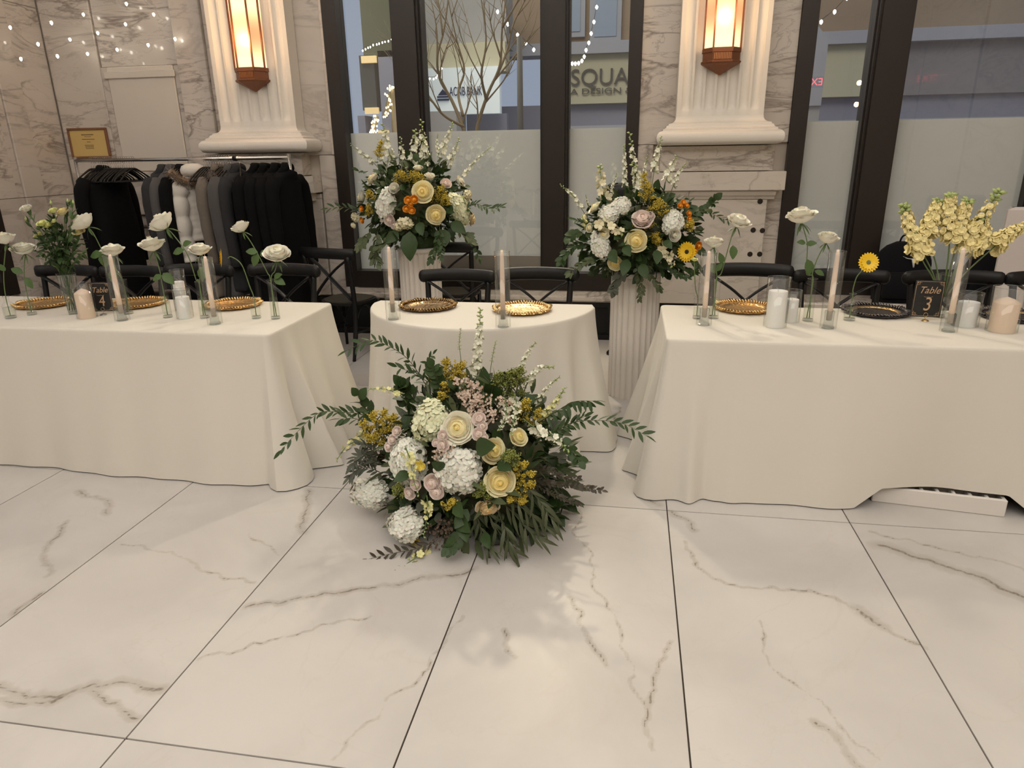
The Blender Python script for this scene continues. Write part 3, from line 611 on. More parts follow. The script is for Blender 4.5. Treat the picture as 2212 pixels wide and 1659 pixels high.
for lab, pl in (('upper row of bulbs added as marble glints before the marble corner, top left', [(273, 8), (180, 31), (111, 49), (22, 59)]), ('middle row of bulbs added as marble glints before the marble corner', [(332, 31), (271, 52), (211, 71), (151, 85), (82, 95)]), ('lower row of bulbs added as marble glints before the marble corner', [(378, 84), (320, 97), (253, 107), (189, 116), (124, 121), (45, 127)])):
    q = [P(a, b, y=6.0 if a > 130 else 5.45) for a, b in pl]; r = thing('marble_glint_string', lab, 'fairy lights', q[0], group=None)
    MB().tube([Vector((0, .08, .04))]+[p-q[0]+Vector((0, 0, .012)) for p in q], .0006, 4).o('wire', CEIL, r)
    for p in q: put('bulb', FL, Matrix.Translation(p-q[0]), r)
# ceiling fairy lights (their own reflection on the polished marble stays faint)
WHB = mat('ceiling_fairy_light', (1, 1, 1), .5, emis=(1, .93, .85), estr=60); WHB.cycles.emission_sampling = 'NONE'; bm_c = bulb_mesh(.02, WHB)
for k in range(6):
    x = -4.9+k*.55; r = thing('ceiling_light_string', ['string of ceiling fairy lights running along the left wall', 'second ceiling fairy light string from the left wall', 'third ceiling fairy light string from the left wall', 'fourth ceiling fairy light string from the left wall', 'fifth ceiling fairy light string from the left wall', 'ceiling fairy light string farthest from the left wall'][k], 'fairy lights', (x, 2.5, 4.2), group='ceiling fairy light strings')
    MB().tube([(0, -4, .8), (0, -3.8, .22), (0, 0, .03), (0, 2.2, .15), (0, 2.4, .8)], .003, 5).o('cord', CORD, r)
    for j in range(12): put('bulb', bm_c, Matrix.Translation((rr.uniform(-.05, .05), -3.8+j*.52, .02+abs(-3.8+j*.52)*.05)), r)

# ================================================================== TABLES AND CLOTHS
TZ = .775
TABM = mat('table_board', (.35, .30, .24), .6)
def outline(pts, step=.012):        # closed polyline -> evenly spaced points, outward normals, arc length
    out = []; n = len(pts)
    for i in range(n):
        a = Vector(pts[i]); b = Vector(pts[(i+1) % n]); k = max(1, int((b-a).length/step))
        for j in range(k): out.append(a+(b-a)*j/k)
    m = len(out); nr = []
    for i in range(m):
        d = (out[(i+4) % m]-out[i-4]).normalized(); nr.append(Vector((d.y, -d.x)))
    s = [0]
    for i in range(1, m): s.append(s[-1]+(out[i]-out[i-1]).length)
    return out, nr, s
def rrect(x0, x1, y0, y1, r=.03):
    p = []
    for cx, cy, a in ((x1-r, y0+r, -PI/2), (x1-r, y1-r, 0), (x0+r, y1-r, PI/2), (x0+r, y0+r, PI)):
        for k in range(5): t = a+k*PI/8; p.append((cx+r*math.cos(t), cy+r*math.sin(t)))
    return p
def drape(label, pts, flare, fold, hem, loc, extra=None, group=None, rows=34):
    out, nr, s = outline(pts); m = len(out); G = []
    pro = [(-.02, 0), (-.010, 0), (-.004, -.0015), (0, -.006), (.0015, -.015)]
    for off, dz in pro: G.append([(out[i].x+nr[i].x*off, out[i].y+nr[i].y*off, TZ+dz) for i in range(m)]+[(out[0].x+nr[0].x*off, out[0].y+nr[0].y*off, TZ+dz)])
    for k in range(1, rows+1):
        t = k/rows; row = []
        for i in range(m+1):
            i_ = i % m; z = (TZ-.015)*(1-t)+hem(s[i_], out[i_])*t
            o = .0015+flare(s[i_], out[i_])*(t**1.25)+fold(s[i_], t, out[i_])
            row.append((out[i_].x+nr[i_].x*o, out[i_].y+nr[i_].y*o, z))
        G.append(row)
    mb = MB(); mb.grid([[Vector(p)-Vector(loc) for p in r] for r in G])
    cx = sum(p.x for p in out)/m-loc[0]; cy = sum(p.y for p in out)/m-loc[1]
    b = mb.n; mb.v.append((cx, cy, TZ-loc[2])); mb.n += 1
    mb.f += [(b, i+1, i) for i in range(m)]
    mb.f = [tuple(reversed(f)) for f in mb.f]
    o = mb.o('tablecloth', CLOTH, loc=loc); tag(o, label, 'tablecloth', group); return o
def ssum(*w):       # smooth pleats: (position, width, amplitude)
    def f(s, t, p): return sum(a*math.exp(-((s-c)/wd)**2)*t**1.1 for c, wd, a in w)
    return f
def table(label, x0, x1, y0, y1, round_=False):
    t = thing('folding_table' if not round_ else 'half_round_table', label, 'table', ((x0+x1)/2, (y0+y1)/2, 0)); cx, cy = t.location.x, t.location.y
    if round_:
        pp = [(.64*math.cos(PI+PI*k/24), .64*math.sin(PI+PI*k/24)+(y1-cy)-.012) for k in range(25)]; MB().prism(pp, TZ-.035, TZ-.004).o('tabletop', TABM, t, smooth=False)
    else: MB().bbox((x0-cx+.01, y0-cy+.01, TZ-.04), (x1-cx-.01, y1-cy-.01, TZ-.004)).o('tabletop', TABM, t, smooth=False)
    for sx in (-1, 1):
        for sy in (-1, 1): MB().tube([(sx*((x1-x0)/2-(.32 if round_ else .2)), sy*(.13 if round_ else .28)+(.08 if round_ else 0), 0), (sx*((x1-x0)/2-(.32 if round_ else .2)), sy*(.13 if round_ else .28)+(.08 if round_ else 0), TZ-.04)], .013, 8).o('leg', GREYM, t)
table('long folding table hidden under the left cloth', -4.6, -1.745, 3.04, 3.82)
table('long folding table hidden under the right cloth', .185, 3.1, 3.17, 3.95)
table('half round table hidden under the middle cloth', -1.5, -.18, 3.26, 3.92, True)
LX0, LX1, LY0, LY1 = -4.6, -1.745, 3.04, 3.82
# arc length starts on the front right corner and runs up the right side
drape('long ivory cloth on the left table, deep pleat at its right corner', rrect(LX0, LX1, LY0, LY1),
      lambda s, p: .02 if p.y > LY1-.01 else .10+.03*math.sin(p.x*2.2)+(.05 if p.x > LX1-.05 else 0)-.03*math.exp(-((p.x-LX1)/.10)**2)*math.exp(-((p.y-LY0)/.10)**2),
      lambda s, t, p: ssum((.02, .035, .06), (.11, .030, -.07), (.20, .035, .08), (.29, .03, -.03), (.42, .05, .03), (.52, .04, -.03), (.66, .06, .04))(s, t, p)+t**.8*(.010*math.sin(p.x*9+1)+.006*math.sin(p.x*23))*(1 if p.y < LY0+.01 else .3),
      lambda s, p: .006, (-3.17, 3.43, 0))
RX0, RX1, RY0, RY1 = .185, 3.1, 3.17, 3.95
_o, _n, _s = outline(rrect(RX0, RX1, RY0, RY1)); SR = _s[-1]; C0 = SR-(RX1-RX0-.08)
def rhem(s, p):
    if p.y < RY0+.02 and 1.08 < p.x < 1.86: return .006+.092*min(1, max(0, (p.x-1.08)/.12))*min(1, max(0, (1.86-p.x)/.12))
    return .006
drape('long ivory cloth on the right table, hem lifted over a white block', rrect(RX0, RX1, RY0, RY1),
      lambda s, p: .02 if p.y > RY1-.01 else (.09+.02*math.sin(p.x*2.6+1))*(1-(.85*math.exp(-((p.x-1.5)/.30)**4) if p.y < RY0+.02 else 0))+(.00 if p.x < RX0+.05 else 0)-.03*math.exp(-((p.x-RX0)/.10)**2)*math.exp(-((p.y-RY0)/.10)**2),
      lambda s, t, p: ssum((C0-.03, .035, .07), (C0-.12, .03, -.07), (C0-.22, .035, .07), (C0-.31, .03, -.04), (C0-.50, .05, .03), (C0-.70, .05, .11), (C0+.10, .03, .025), (C0+.17, .03, -.025), (C0+.30, .05, .02))(s, t, p)+t**.8*(.012*math.sin(p.x*8)+.007*math.sin(p.x*19+2))*(1 if p.y < RY0+.01 else .3),
      rhem, (1.64, 3.56, 0))
CC, CR = (-.84, 3.92), .66
_pp = [(CC[0]+CR*math.cos(PI+PI*k/60), CC[1]+CR*math.sin(PI+PI*k/60)) for k in range(61)]
_pp = [(CC[0]-CR+.02, CC[1]+.0)]+_pp[2:-2]+[(CC[0]+CR-.02, CC[1]+.0)]
_o, _n, _s = outline(_pp); SC_ = 0.
def cfl(s, p): a = math.atan2(p.y-CC[1], p.x-CC[0]); return .05+.12*math.exp(-((a+.22)/.30)**2)+.03*math.exp(-((a+PI-.1)/.4)**2)+(-.03 if p.y > CC[1]-.02 else 0)
def cfold(s, t, p):
    if p.y > CC[1]-.004: return .0
    a = math.atan2(p.y-CC[1], p.x-CC[0]); w = t**1.05
    f = .022*math.sin(a*17+.6)+.012*math.sin(a*31)+.055*math.exp(-((a+.42)/.05)**2)-.06*math.exp(-((a+.55)/.045)**2)+.06*math.exp(-((a+.68)/.06)**2)+.05*math.exp(-((a+2.45)/.06)**2)-.03*math.exp(-((a+1.9)/.08)**2)
    return f*w*min(1, (CC[1]-p.y)/.08)
drape('half round ivory cloth on the middle table, draping in soft pleats', _pp, cfl, cfold, lambda s, p: .006, (-.84, 3.6, 0))
# white slotted block on the floor under the right cloth
a = P(1882, 1083, z=0); b = P(2170, 1118, z=0); bl = (b-a).length
wbk = thing('slotted_block', 'white slotted block on the floor under the right cloth hem', 'block', a, math.atan2(b.y-a.y, b.x-a.x)); PW = mat('white_painted_board', (.74, .70, .65), .6)
MB().bbox((0, 0, 0), (bl, .018, .084)).o('front_board', PW, wbk, smooth=False); MB().bbox((0, .10, 0), (bl, .115, .084)).o('back_board', PW, wbk, smooth=False)
for k in range(9): x = k*(bl-.016)/8; MB().bbox((x, .018, 0), (x+.016, .10, .082)).o('divider', PW, wbk, smooth=False)

# ================================================================== CHAIRS
WOV = mat('woven_olive_seat', (.055, .05, .035), .8)
def make_chair(label, seat=BLACKW):
    t = thing('crossback_chair', label, 'chair', (0, 0, 0)); w = .205
    for s in (-1, 1):
        MB().tube(bez([(s*.195, .245, 0), (s*.19, .185, .25), (s*.19, .17, .46), (s*.2, .2, .68), (s*.207, .225, .85)], 4), [.014]*3+[.019]*14, 8).o('back_post', BLACKW, t)
        MB().tube([(s*.185, -.175, 0), (s*.175, -.16, .44)], [.012, .017], 8).o('leg', BLACKW, t)
        MB().tube(bez([(s*.19, .190, .83), (s*.06, .205, .735), (-s*.08, .20, .60), (-s*.18, .178, .49)], 4), .022, 8, flat=.4).o('cross_brace', BLACKW, t)
        MB().tube([(s*.18, -.165, .20), (s*.19, .18, .22)], .008, 6).o('stretcher', BLACKW, t)
        MB().tube(bez([(s*.178, -.15, .25), (s*.165, -.06, .38), (s*.17, .02, .425), (s*.178, .1, .38), (s*.188, .17, .27)], 4), .007, 6).o('bent_brace', BLACKW, t)
        MB().lathe([(0, 0), (.006, 0), (.006, .002)], 8).o('screw', GREYM, t).matrix_basis = Matrix.Translation((s*.207, .198, .845))@Matrix.Rotation(PI/2, 4, 'X')
    MB().tube([(-.18, -.165, .17), (.18, -.165, .17)], .008, 6).o('stretcher', BLACKW, t)
    MB().tube(bez([(-.165, -.16, .25), (-.10, -.162, .38), (0, -.163, .425), (.10, -.162, .38), (.165, -.16, .25)], 4), .007, 6).o('bent_brace', BLACKW, t)
    pts = bez([(-.236, .205, .865), (-.15, .235, .868), (0, .25, .87), (.15, .235, .868), (.236, .205, .865)], 5); m = len(pts); rd = [.043]*m
    pts = [pts[0]+Vector((-.018, -.008, 0)), pts[0]+Vector((-.012, -.005, 0))]+pts+[pts[-1]+Vector((.012, -.005, 0)), pts[-1]+Vector((.018, -.008, 0))]; rd = [.022, .036]+rd+[.036, .022]
    # flat rail: a tube squashed in depth
    mb = MB(); mb.tube(pts, rd, 12)
    # squash about the rail's own curve
    out = []; n = 12
    for i, c in enumerate(pts):
        for j in range(n): v = Vector(mb.v[i*n+j]); out.append((v.x, c.y+(v.y-c.y)*.5, v.z))
    mb.v = out; mb.o('top_rail', BLACKW, t)
    pl = []
    for k in range(28):
        a = 2*PI*k/28; e = 2.6; x = abs(math.cos(a))**(2/e)*(1 if math.cos(a) > 0 else -1); y = abs(math.sin(a))**(2/e)*(1 if math.sin(a) > 0 else -1); pl.append((x*(.215-.02*(y+1)/2*1.2), y*.20-.005))
    MB().prism(pl, .438, .458).o('seat_frame', BLACKW, t, sharp=40); MB().prism([(x*.9, y*.9) for x, y in pl], .458, .466).o('seat', seat, t, sharp=40)
    return t
ch0 = make_chair('', WOV); first = [True]
def chair(px, yrail, label, rz=0, sc=1.0, py=580, group=None):
    q = P(px, py, y=yrail); off = Vector((0, .235*sc, 0)); off.rotate(Matrix.Rotation(rz, 3, 'Z')); loc = (q.x-off.x, yrail-off.y, 0)
    if first[0]: first[0] = False; r = ch0; r.location = loc; r.rotation_euler = (0, 0, rz); r.scale = (sc, sc, sc)
    else: r = dup(ch0, loc, rz, sc=sc)
    r.scale = (sc, sc, sc*(.975 if sc < 1.05 else .985/sc if sc > 1.07 else .96)); tag(r, label, 'chair', group); return r
g = 'crossback chairs behind the tables'
for px, y, lab, sc in ((148, 4.40, 'black crossback chair behind the left table, under the lisianthus bouquet', 1.0), (290, 4.40, 'black crossback chair behind the table 4 sign', 1.0), (433, 4.40, 'black crossback chair behind the tall white votive on the left table', 1.02), (616, 4.40, 'black crossback chair at the right end of the left table', 1.03),
        (989, 4.42, 'left black crossback chair behind the half round table', 1.0), (1163, 4.42, 'right black crossback chair behind the half round table', 1.02),
        (1614, 4.55, 'black crossback chair at the left end of the right table, before the marble dado', 1.06), (1815, 4.55, 'black crossback chair behind the yellow gerbera on the right table', 1.1), (2058, 4.55, 'black crossback chair behind the yellow stock bouquet', 1.1), (2285, 4.55, 'black crossback chair at the far right edge behind the pink pillar candle', 1.1)):
    chair(px, y, lab, rng.uniform(-.03, .03), sc, group=g)
chair(700, 5.2, 'black crossback chair turned away, between coat rack and window', PI-.25, 1.05, 540)
chair(960, 5.56, 'black crossback chair by the window behind the left pedestal', PI, 1.06, 518)

# ================================================================== COAT RACK
RY = 5.45; rxa, rxb = -4.69, -2.74; RZ = 1.605
rk = thing('coat_rack', 'chrome rolling coat rack along the marble wall', 'coat rack', ((rxa+rxb)/2, RY, 0)); rc = (rxa+rxb)/2
MB().tube([(rxa-rc, 0, RZ), (rxb-rc, 0, RZ)], .014, 12).o('top_bar', CHROME, rk)
for x in (rxa-rc, rxb-rc):
    MB().tube([(x, 0, .09), (x, 0, RZ+.03)], .014, 12).o('post', CHROME, rk); MB().tube([(x, -.25, .09), (x, .25, .09)], .013, 10).o('foot_bar', CHROME, rk)
    for y in (-.24, .24):
        MB().lathe([(0, -.011), (.028, -.011), (.032, -.006), (.032, .006), (.028, .011), (0, .011)], 16).o('caster', BLACKW, rk).matrix_basis = Matrix.Translation((x, y, .032))@Matrix.Rotation(PI/2, 4, 'Y')
        MB().tube([(x, y, .05), (x, y, .09)], .008, 6).o('caster_stem', GREYM, rk)
MB().tube([(rxa-rc, 0, .12), (rxb-rc, 0, .12)], .011, 10).o('lower_bar', CHROME, rk)
MB().lathe([(.015, -.016), (.021, -.016), (.021, .016), (.015, .016)], 12).o('bar_clamp', BLACKW, rk).matrix_basis = Matrix.Translation((P(508, 343, y=RY).x-rc, 0, RZ))@Matrix.Rotation(PI/2, 4, 'Y')
def hang():
    t = thing('coat_hanger', '', 'hanger'); 
    MB().tube(bez([(0, -.012, .02), (0, .018, .028), (0, .022, .0), (0, .005, -.03), (0, 0, -.07)], 4), .0017, 5).o('hook', CHROME, t)
    MB().tube(bez([(0, -.205, -.175), (0, -.19, -.15), (0, -.08, -.092), (0, 0, -.068), (0, .08, -.092), (0, .19, -.15), (0, .205, -.175)], 4), .0065, 6).o('shoulder', BLACKW, t)
    MB().tube([(0, -.2, -.172), (0, .2, -.172)], .005, 6).o('crossbar', BLACKW, t); return t
h0 = hang(); nh = 0
def hanger(x, rz, label, group=None):
    global nh
    if nh == 0: r = h0; r.location = (x, RY, RZ); r.rotation_euler = (0, 0, rz)
    else: r = dup(h0, (x, RY, RZ), rz)
    nh += 1; tag(r, label, 'hanger', group)
HX = lambda px: P(px, 343, y=RY).x
for k in range(20): hanger(HX(194+k*4.8), rr.uniform(-.12, .12), 'empty black plastic hanger crowded on the left of the rack', 'empty hangers on the left of the rack')
for k in range(12): hanger(HX(437+k*5.4), rr.uniform(-.06, .06), 'empty black hanger packed between the fur coat and the grey coat', 'empty hangers in the middle of the rack')
hanger(HX(516), .5, 'empty black hanger turned askew beside the black clamp')
def fab(name, c, s=.6, sc=300, bs=.15):
    m = mat(name, c, .95, sheen=s, spec=.15); v = objvec(m); bump(m, noise(m, v, sc, 3), bs, .003); return m
BLK = fab('black_wool', (.005, .005, .0055), 0); GRY = fab('grey_tweed', (.085, .08, .078), .1, 150, .4); DGR = fab('charcoal_wool', (.03, .03, .032), .05); WHT = fab('white_quilted_nylon', (.72, .68, .62), .1); FUR = fab('brown_fur', (.22, .14, .08), .6, 60, 1); GBR = fab('grey_brown_wool', (.16, .135, .11), .1, 150, .4)
def ell(mb, c, rx, ry, n=20, e=2.3):
    return [(c[0]+rx*abs(math.cos(a))**(2/e)*math.copysign(1, math.cos(a)), c[1]+ry*abs(math.sin(a))**(2/e)*math.copysign(1, math.sin(a)), c[2]) for a in [2*PI*k/n for k in range(n)]]
def coat(px, rz, label, m, zb=.45, w=.22, th=.06, sleeve=.62, quilt=0, collar=True, name='coat', smat=None, srad=.058):
    x = HX(px); t = thing(name, label, 'coat', (x, RY, RZ), rz); mb = MB(); n = 22; rowz = []
    L_ = RZ-zb; K = 30; prof = []
    prof += [(-.075, .03, .04), (-.09, .05, .05), (-.115, .085, .09), (-.15, .8*th+.01, w*.78), (-.19, th, w*.98)]
    for k in range(1, K+1):
        f = k/K; z = -.19-(L_-.19)*f; wob = 1+.05*math.sin(f*7+px)+(.09*abs(math.sin(f*PI*quilt)) if quilt else 0); prof.append((z, th*(1+.45*f)*wob, w*(1+.12*f)*(1+(wob-1)*.4)))
    vs = []
    for k, (z, a, b) in enumerate(prof):
        ring = ell(mb, (0, 0, z), a, b, n); f = max(0, k-5)/K
        for j, p in enumerate(ring):
            s_ = 1+.10*f*math.sin(j*2*PI/n*5+px)+.03*math.sin(j*7.1+k*.3); vs.append((p[0]*s_, p[1]*s_, p[2]))
    m_ = len(prof); fs = [(i*n+j, (i+1)*n+j, (i+1)*n+(j+1) % n, i*n+(j+1) % n) for i in range(m_-1) for j in range(n)]+[tuple(range(n)), tuple((m_-1)*n+j for j in range(n-1, -1, -1))]
    mb.add(vs, fs); mb.o('coat_body', m, t)
    for s in (-1, 1):
        pts = bez([(0, s*w*.80, -.165), (.01, s*(w+.045), -.27), (.02, s*(w+.06), -.27-sleeve*.45), (.03, s*(w+.045), -.22-sleeve)], 18 if quilt else 8); k_ = len(pts)
        rad = [(srad-.016*i/k_)*(1+(.34*abs(math.sin(i/k_*PI*quilt*.6))**.6-.15 if quilt else .03*math.sin(i*1.3))) for i in range(k_)]; rad[0] = .035
        mb = MB().tube(pts, rad, 12); mb.o('sleeve', smat or m, t)
    if collar: MB().tube(bez([(0, -.07, -.125), (.03, -.055, -.07), (.0, 0, -.058), (.03, .055, -.07), (0, .07, -.125)], 5), .022, 8, flat=1.3).o('collar', m, t)
    return t
coat(213, .02, 'long heavy black coat at the left end of the rack', BLK, .42, .25, .13, .66)
coat(345, .05, 'dark charcoal coat left of the grey tweed coat', DGR, .55, .20, .045)
coat(364, -.05, 'grey tweed coat left of the white puffer', GRY, .62, .19, .045)
coat(384, 0, 'black coat just left of the white puffer', BLK, .40, .20, .05)
pf = coat(415, -.55, 'white quilted puffer coat with a fur trimmed hood', WHT, .95, .12, .06, .60, 9, False, srad=.078)
pl = pf.location
hd = MB(); hd.lathe([(.0, .10), (.05, .095), (.09, .06), (.105, .0), (.10, -.06), (.07, -.10)], 18); hd.o('hood', WHT, pf, loc=(.03, -.02, -.085)).scale = (.78, 1.0, .5)
def furball(path, r, n, ln, seed=1):
    mb = MB(); q = bez(path, 6); rg = random.Random(seed); mb.tube(q, [r*.7]*len(q), 8)
    for _ in range(n):
        p = q[rg.randrange(len(q))]; d = Vector((rg.gauss(0, 1), rg.gauss(0, 1), rg.gauss(0, 1)-.3)).normalized(); a = p+d*r*.5; e = p+d*(r+ln*rg.random()); s = d.cross(Vector((.3, .5, .8))).normalized()*.004
        mb.add([a-s, a+s, e], [(0, 1, 2)]); mb.add([a-s, a+s, e+Vector((.002, .002, .002))], [(2, 1, 0)])
    return mb
furball([(.10, -.24, -.09), (.09, -.16, -.16), (.10, -.04, -.19), (.10, .06, -.24), (.09, .10, -.33)], .038, 900, .03).o('fur_trim', FUR, pf, smooth=False)
fc = coat(462, 0, 'long grey brown coat with a dark fur collar behind the puffer', GBR, .5, .20, .06, .6)
furball([(.07, -.2, -.12), (.09, -.1, -.2), (.08, 0, -.28), (.08, .1, -.4), (.06, .14, -.5)], .05, 800, .04, 3).o('fur_collar', fab('dark_brown_fur', (.08, .055, .038), .5, 60, 1), fc, smooth=False)
coat(490, .03, 'grey tweed coat right of the packed hangers', GRY, .5, .23, .055)
coat(508, .03, 'charcoal coat under the bar clamp', DGR, .55, .21, .05)
for px, zb, th, lab in ((547, .40, .05, 'long black coat, first right of the bar clamp'), (566, .38, .06, 'long black coat, second right of the bar clamp'), (590, .42, .06, 'long black coat, third right of the bar clamp'), (613, .36, .06, 'long black coat against the right post of the rack')):
    coat(px, rr.uniform(-.05, .05), lab, BLK, zb, .23, th, .66)

# ================================================================== PEDESTALS, BAGS, WINDOW SIDE THINGS
def pedestal(x, y, h, label):
    r = thing('fluted_pedestal', label, 'pedestal', (x, y, 0), group=None)
    PEDM = bpy.data.materials.get('pedestal_white') or mat('pedestal_white', (.78, .72, .65), .6)
    fn = lambda t, i, rr_: 1-.055*abs(math.cos(t*13))**.7 if .15 < i < 98 else 1
    MB().lathe([(.0, 0), (.163, 0), (.163, h-.03), (.163, h-.028)], 208, fn=lambda t, i, q: (1-.07*abs(math.cos(t*13))**.6)).o('fluted_drum', PEDM, r, sharp=50)
    MB().lathe([(0, h-.028), (.166, h-.028), (.17, h-.02), (.17, h-.004), (.166, h), (0, h)], 48).o('top_plate', PEDM, r, sharp=50); return r
qL = P(905, 530, y=5.2); qR = P(1374, 590, y=4.62); HPL, HPR = .93, .86
pedestal(qL.x, 5.2, HPL, 'white fluted pedestal behind the half round table, left flower stand'); pedestal(qR.x, 4.62, HPR, 'white fluted pedestal beside the right table, right flower stand')
# marble bench under the right window carries the bags
sx = MB().xprism([(6.04, .36), (5.70, .36), (5.69, .37), (5.69, .435), (5.70, .45), (6.04, .45)], 1.25, 3.9); sl = sx.o('trim_5', MARBW, smooth=False); struct(sl)
struct(MB().box((1.27, 5.74, 0), (3.88, 6.03, .358)).o('trim_6', BLACKW, smooth=False))
q = P(1946, 600, y=5.84); BAG = fab('black_bag_fabric', (.008, .008, .010), .02, 400); bp = thing('backpack', 'black backpack with a small white horned emblem on the window bench', 'backpack', (q.x, 5.86, .45))
mb = MB(); pr = []
for k in range(15):
    f = k/14; z = .46*f; wv = .205*(1-.12*(1-f)**3) if f < .6 else .205*math.sqrt(max(0, 1-((f-.6)/.42)**2)); pr.append((z, max(.02, wv), .13*(1-.35*f) if f < .95 else .05))
vs = [];
for z, a, b in pr: vs += ell(None, (0, 0, z), a, b, 24, 3)
mb.add(vs, [(i*24+j, i*24+(j+1) % 24, (i+1)*24+(j+1) % 24, (i+1)*24+j) for i in range(14) for j in range(24)]+[tuple(range(23, -1, -1)), tuple(14*24+j for j in range(24))]); mb.o('bag_body', BAG, bp)
MB().tube(bez([(-.045, 0, .45), (-.03, 0, .50), (0, 0, .515), (.03, 0, .50), (.045, 0, .45)], 5), .007, 6).o('top_handle', BAG, bp)
mb = MB(); vs = []
for z, a, b in ((.04, .15, .03), (.06, .16, .05), (.2, .155, .045), (.24, .12, .02)): vs += ell(None, (0, -.12, z), a, b, 20, 3)
mb.add(vs, [(i*20+j, i*20+(j+1) % 20, (i+1)*20+(j+1) % 20, (i+1)*20+j) for i in range(3) for j in range(20)]+[tuple(60+j for j in range(20))]); mb.o('front_pocket', BAG, bp)
EMB = mat('white_emblem', (.75, .75, .72), .5); mb = MB(); mb.tube(bez([(-.075, 0, .035), (-.045, 0, .02), (-.012, 0, .014), (0, 0, .010), (.012, 0, .014), (.045, 0, .025), (.07, 0, .05)], 4), [.001]*3+[.003]*6+[.007]*7+[.003]*6+[.001]*3, 6); mb.tube([(0, 0, .016), (.008, 0, -.02), (.012, 0, -.05)], [.011, .009, .006], 8); mb.o('horned_emblem', EMB, bp, loc=(.03, -.118, .33))
q = P(2135, 600, y=5.84); b2 = thing('shoulder_bag', 'black slouching bag on the window bench behind the stock flowers', 'bag', (q.x, 5.86, .45)); mb = MB(); vs = []
for z, a, b, o in ((0, .20, .11, 0), (.05, .22, .13, 0), (.25, .19, .10, .01), (.36, .15, .06, .02), (.40, .12, .03, .03)): vs += ell(None, (o, 0, z), a, b, 24, 3)
mb.add(vs, [(i*24+j, i*24+(j+1) % 24, (i+1)*24+(j+1) % 24, (i+1)*24+j) for i in range(4) for j in range(24)]+[tuple(range(23, -1, -1)), tuple(96+j for j in range(24))]); mb.o('bag_body', BAG, b2)
MB().tube(bez([(-.10, 0, .39), (-.16, -.05, .30), (-.18, -.10, .12)], 6), .009, 6, flat=.5).o('strap', BAG, b2)
q = P(2178, 447, y=5.45); sc_ = thing('covered_chair', 'white slipcovered chair at the right edge by the window', 'chair', (q.x+.24, 5.45, 0)); SLP = mat('white_slipcover', (.72, .66, .62), .8)
MB().bbox((-.24, -.03, .45), (.24, .03, q.z), .02).o('back_cover', SLP, sc_, smooth=False); MB().bbox((-.24, -.45, .03), (.24, .03, .46), .02).o('seat_skirt', SLP, sc_, smooth=False)
for x in (-.2, .2):
    for y in (-.4, 0): MB().tube([(x, y, 0), (x, y, .05)], .015, 8).o('leg', GREYM, sc_)
q = P(1335, 395, y=5.6); sp = thing('stand_speaker', 'small black speaker on a stand behind the right flower arrangement', 'speaker', (q.x, 5.6, 0)); mb = MB(); vs = []
for z, a in ((0, .07), (.02, .085), (.18, .09), (.215, .082), (.235, .06)): vs += ell(None, (0, 0, z+q.z-.235), a, a*.8, 20, 3.5)
mb.add(vs, [(i*20+j, i*20+(j+1) % 20, (i+1)*20+(j+1) % 20, (i+1)*20+j) for i in range(4) for j in range(20)]+[tuple(range(19, -1, -1)), tuple(80+j for j in range(20))]); mb.o('speaker_case', BLACKW, sp)
MB().tube([(0, 0, .05), (0, 0, q.z-.23)], .012, 8).o('pole', BLACKW, sp); MB().lathe([(0, 0), (.05, 0), (.05, .02), (.02, .05), (0, .05)], 24).o('base', BLACKW, sp)
MB().tube(bez([(-.07, -.07, q.z-.22), (-.10, -.10, q.z-.1), (-.06, -.085, q.z-.02), (0, -.07, q.z)], 6), .006, 6).o('cable', BLACKW, sp)

# ================================================================== FLOWER MESHES (unit size)
def t_rose(seed=1, openness=1.0, nring=8):
    rg = random.Random(seed); mb = MB(); nu, nv = 7, 6
    for k in range(nring):
        f = k/(nring-1); R = .15+.85*f**1.15*(.8+.2*openness); H = 1.18-.16*f-.30*f**2.2*openness; n = (1, 2, 3, 3, 4, 4, 5, 5)[k]; hw = (3.0, 1.9, 1.35, 1.3, 1.05, 1.0, .86, .82)[k]; curl = .06+.42*f**1.1*openness
        for j in range(n):
            a0 = 2*PI*(j+rg.uniform(-.15, .15))/n+k*2.1; Rj = R*rg.uniform(.88, 1.07); Hj = H*rg.uniform(.88, 1.06); tip = rg.uniform(-.25, .25); G = []
            for iu in range(nu):
                u = -1+2*iu/(nu-1); row = []
                for iv in range(nv):
                    v = iv/(nv-1)*(1-.13*f*u*u-.03*math.cos(u*3+tip)); wv = hw*(.35+.65*min(1, v*1.6)); a = a0+u*wv
                    v = min(v, 1.0); prof_ = 1-(1-v)**(2.7 if f > .5 else 1.6); rr_ = Rj*(.10+.90*prof_) + .020*(u+1)*(1-f*.3) + curl*max(0, v-.68)**1.3*1.7*Rj*(1+.5*abs(u))
                    if f < .35: rr_ *= 1-.35*v*v
                    z = Hj*v - curl*.8*max(0, v-.66)**1.5*1.7 - .06*u*u*v*f + .045*math.sin(u*4+j*2+k)*v*f
                    row.append((rr_*math.cos(a), rr_*math.sin(a), z))
                G.append(row)
            mb.grid(G)
    o_ = openness
    mb.lathe([(.02, 0), (.40*o_, .10), (.66*o_, .30), (.70*o_, .52), (.56*o_, .78), (.36*o_, .95), (.16, 1.06), (.05, 1.12), (0, 1.10)], 18, fn=lambda t, i, q: 1+.07*math.sin(t*5+i*1.2)+.04*math.sin(t*9-i))
    return mb
ROSE_M = {}
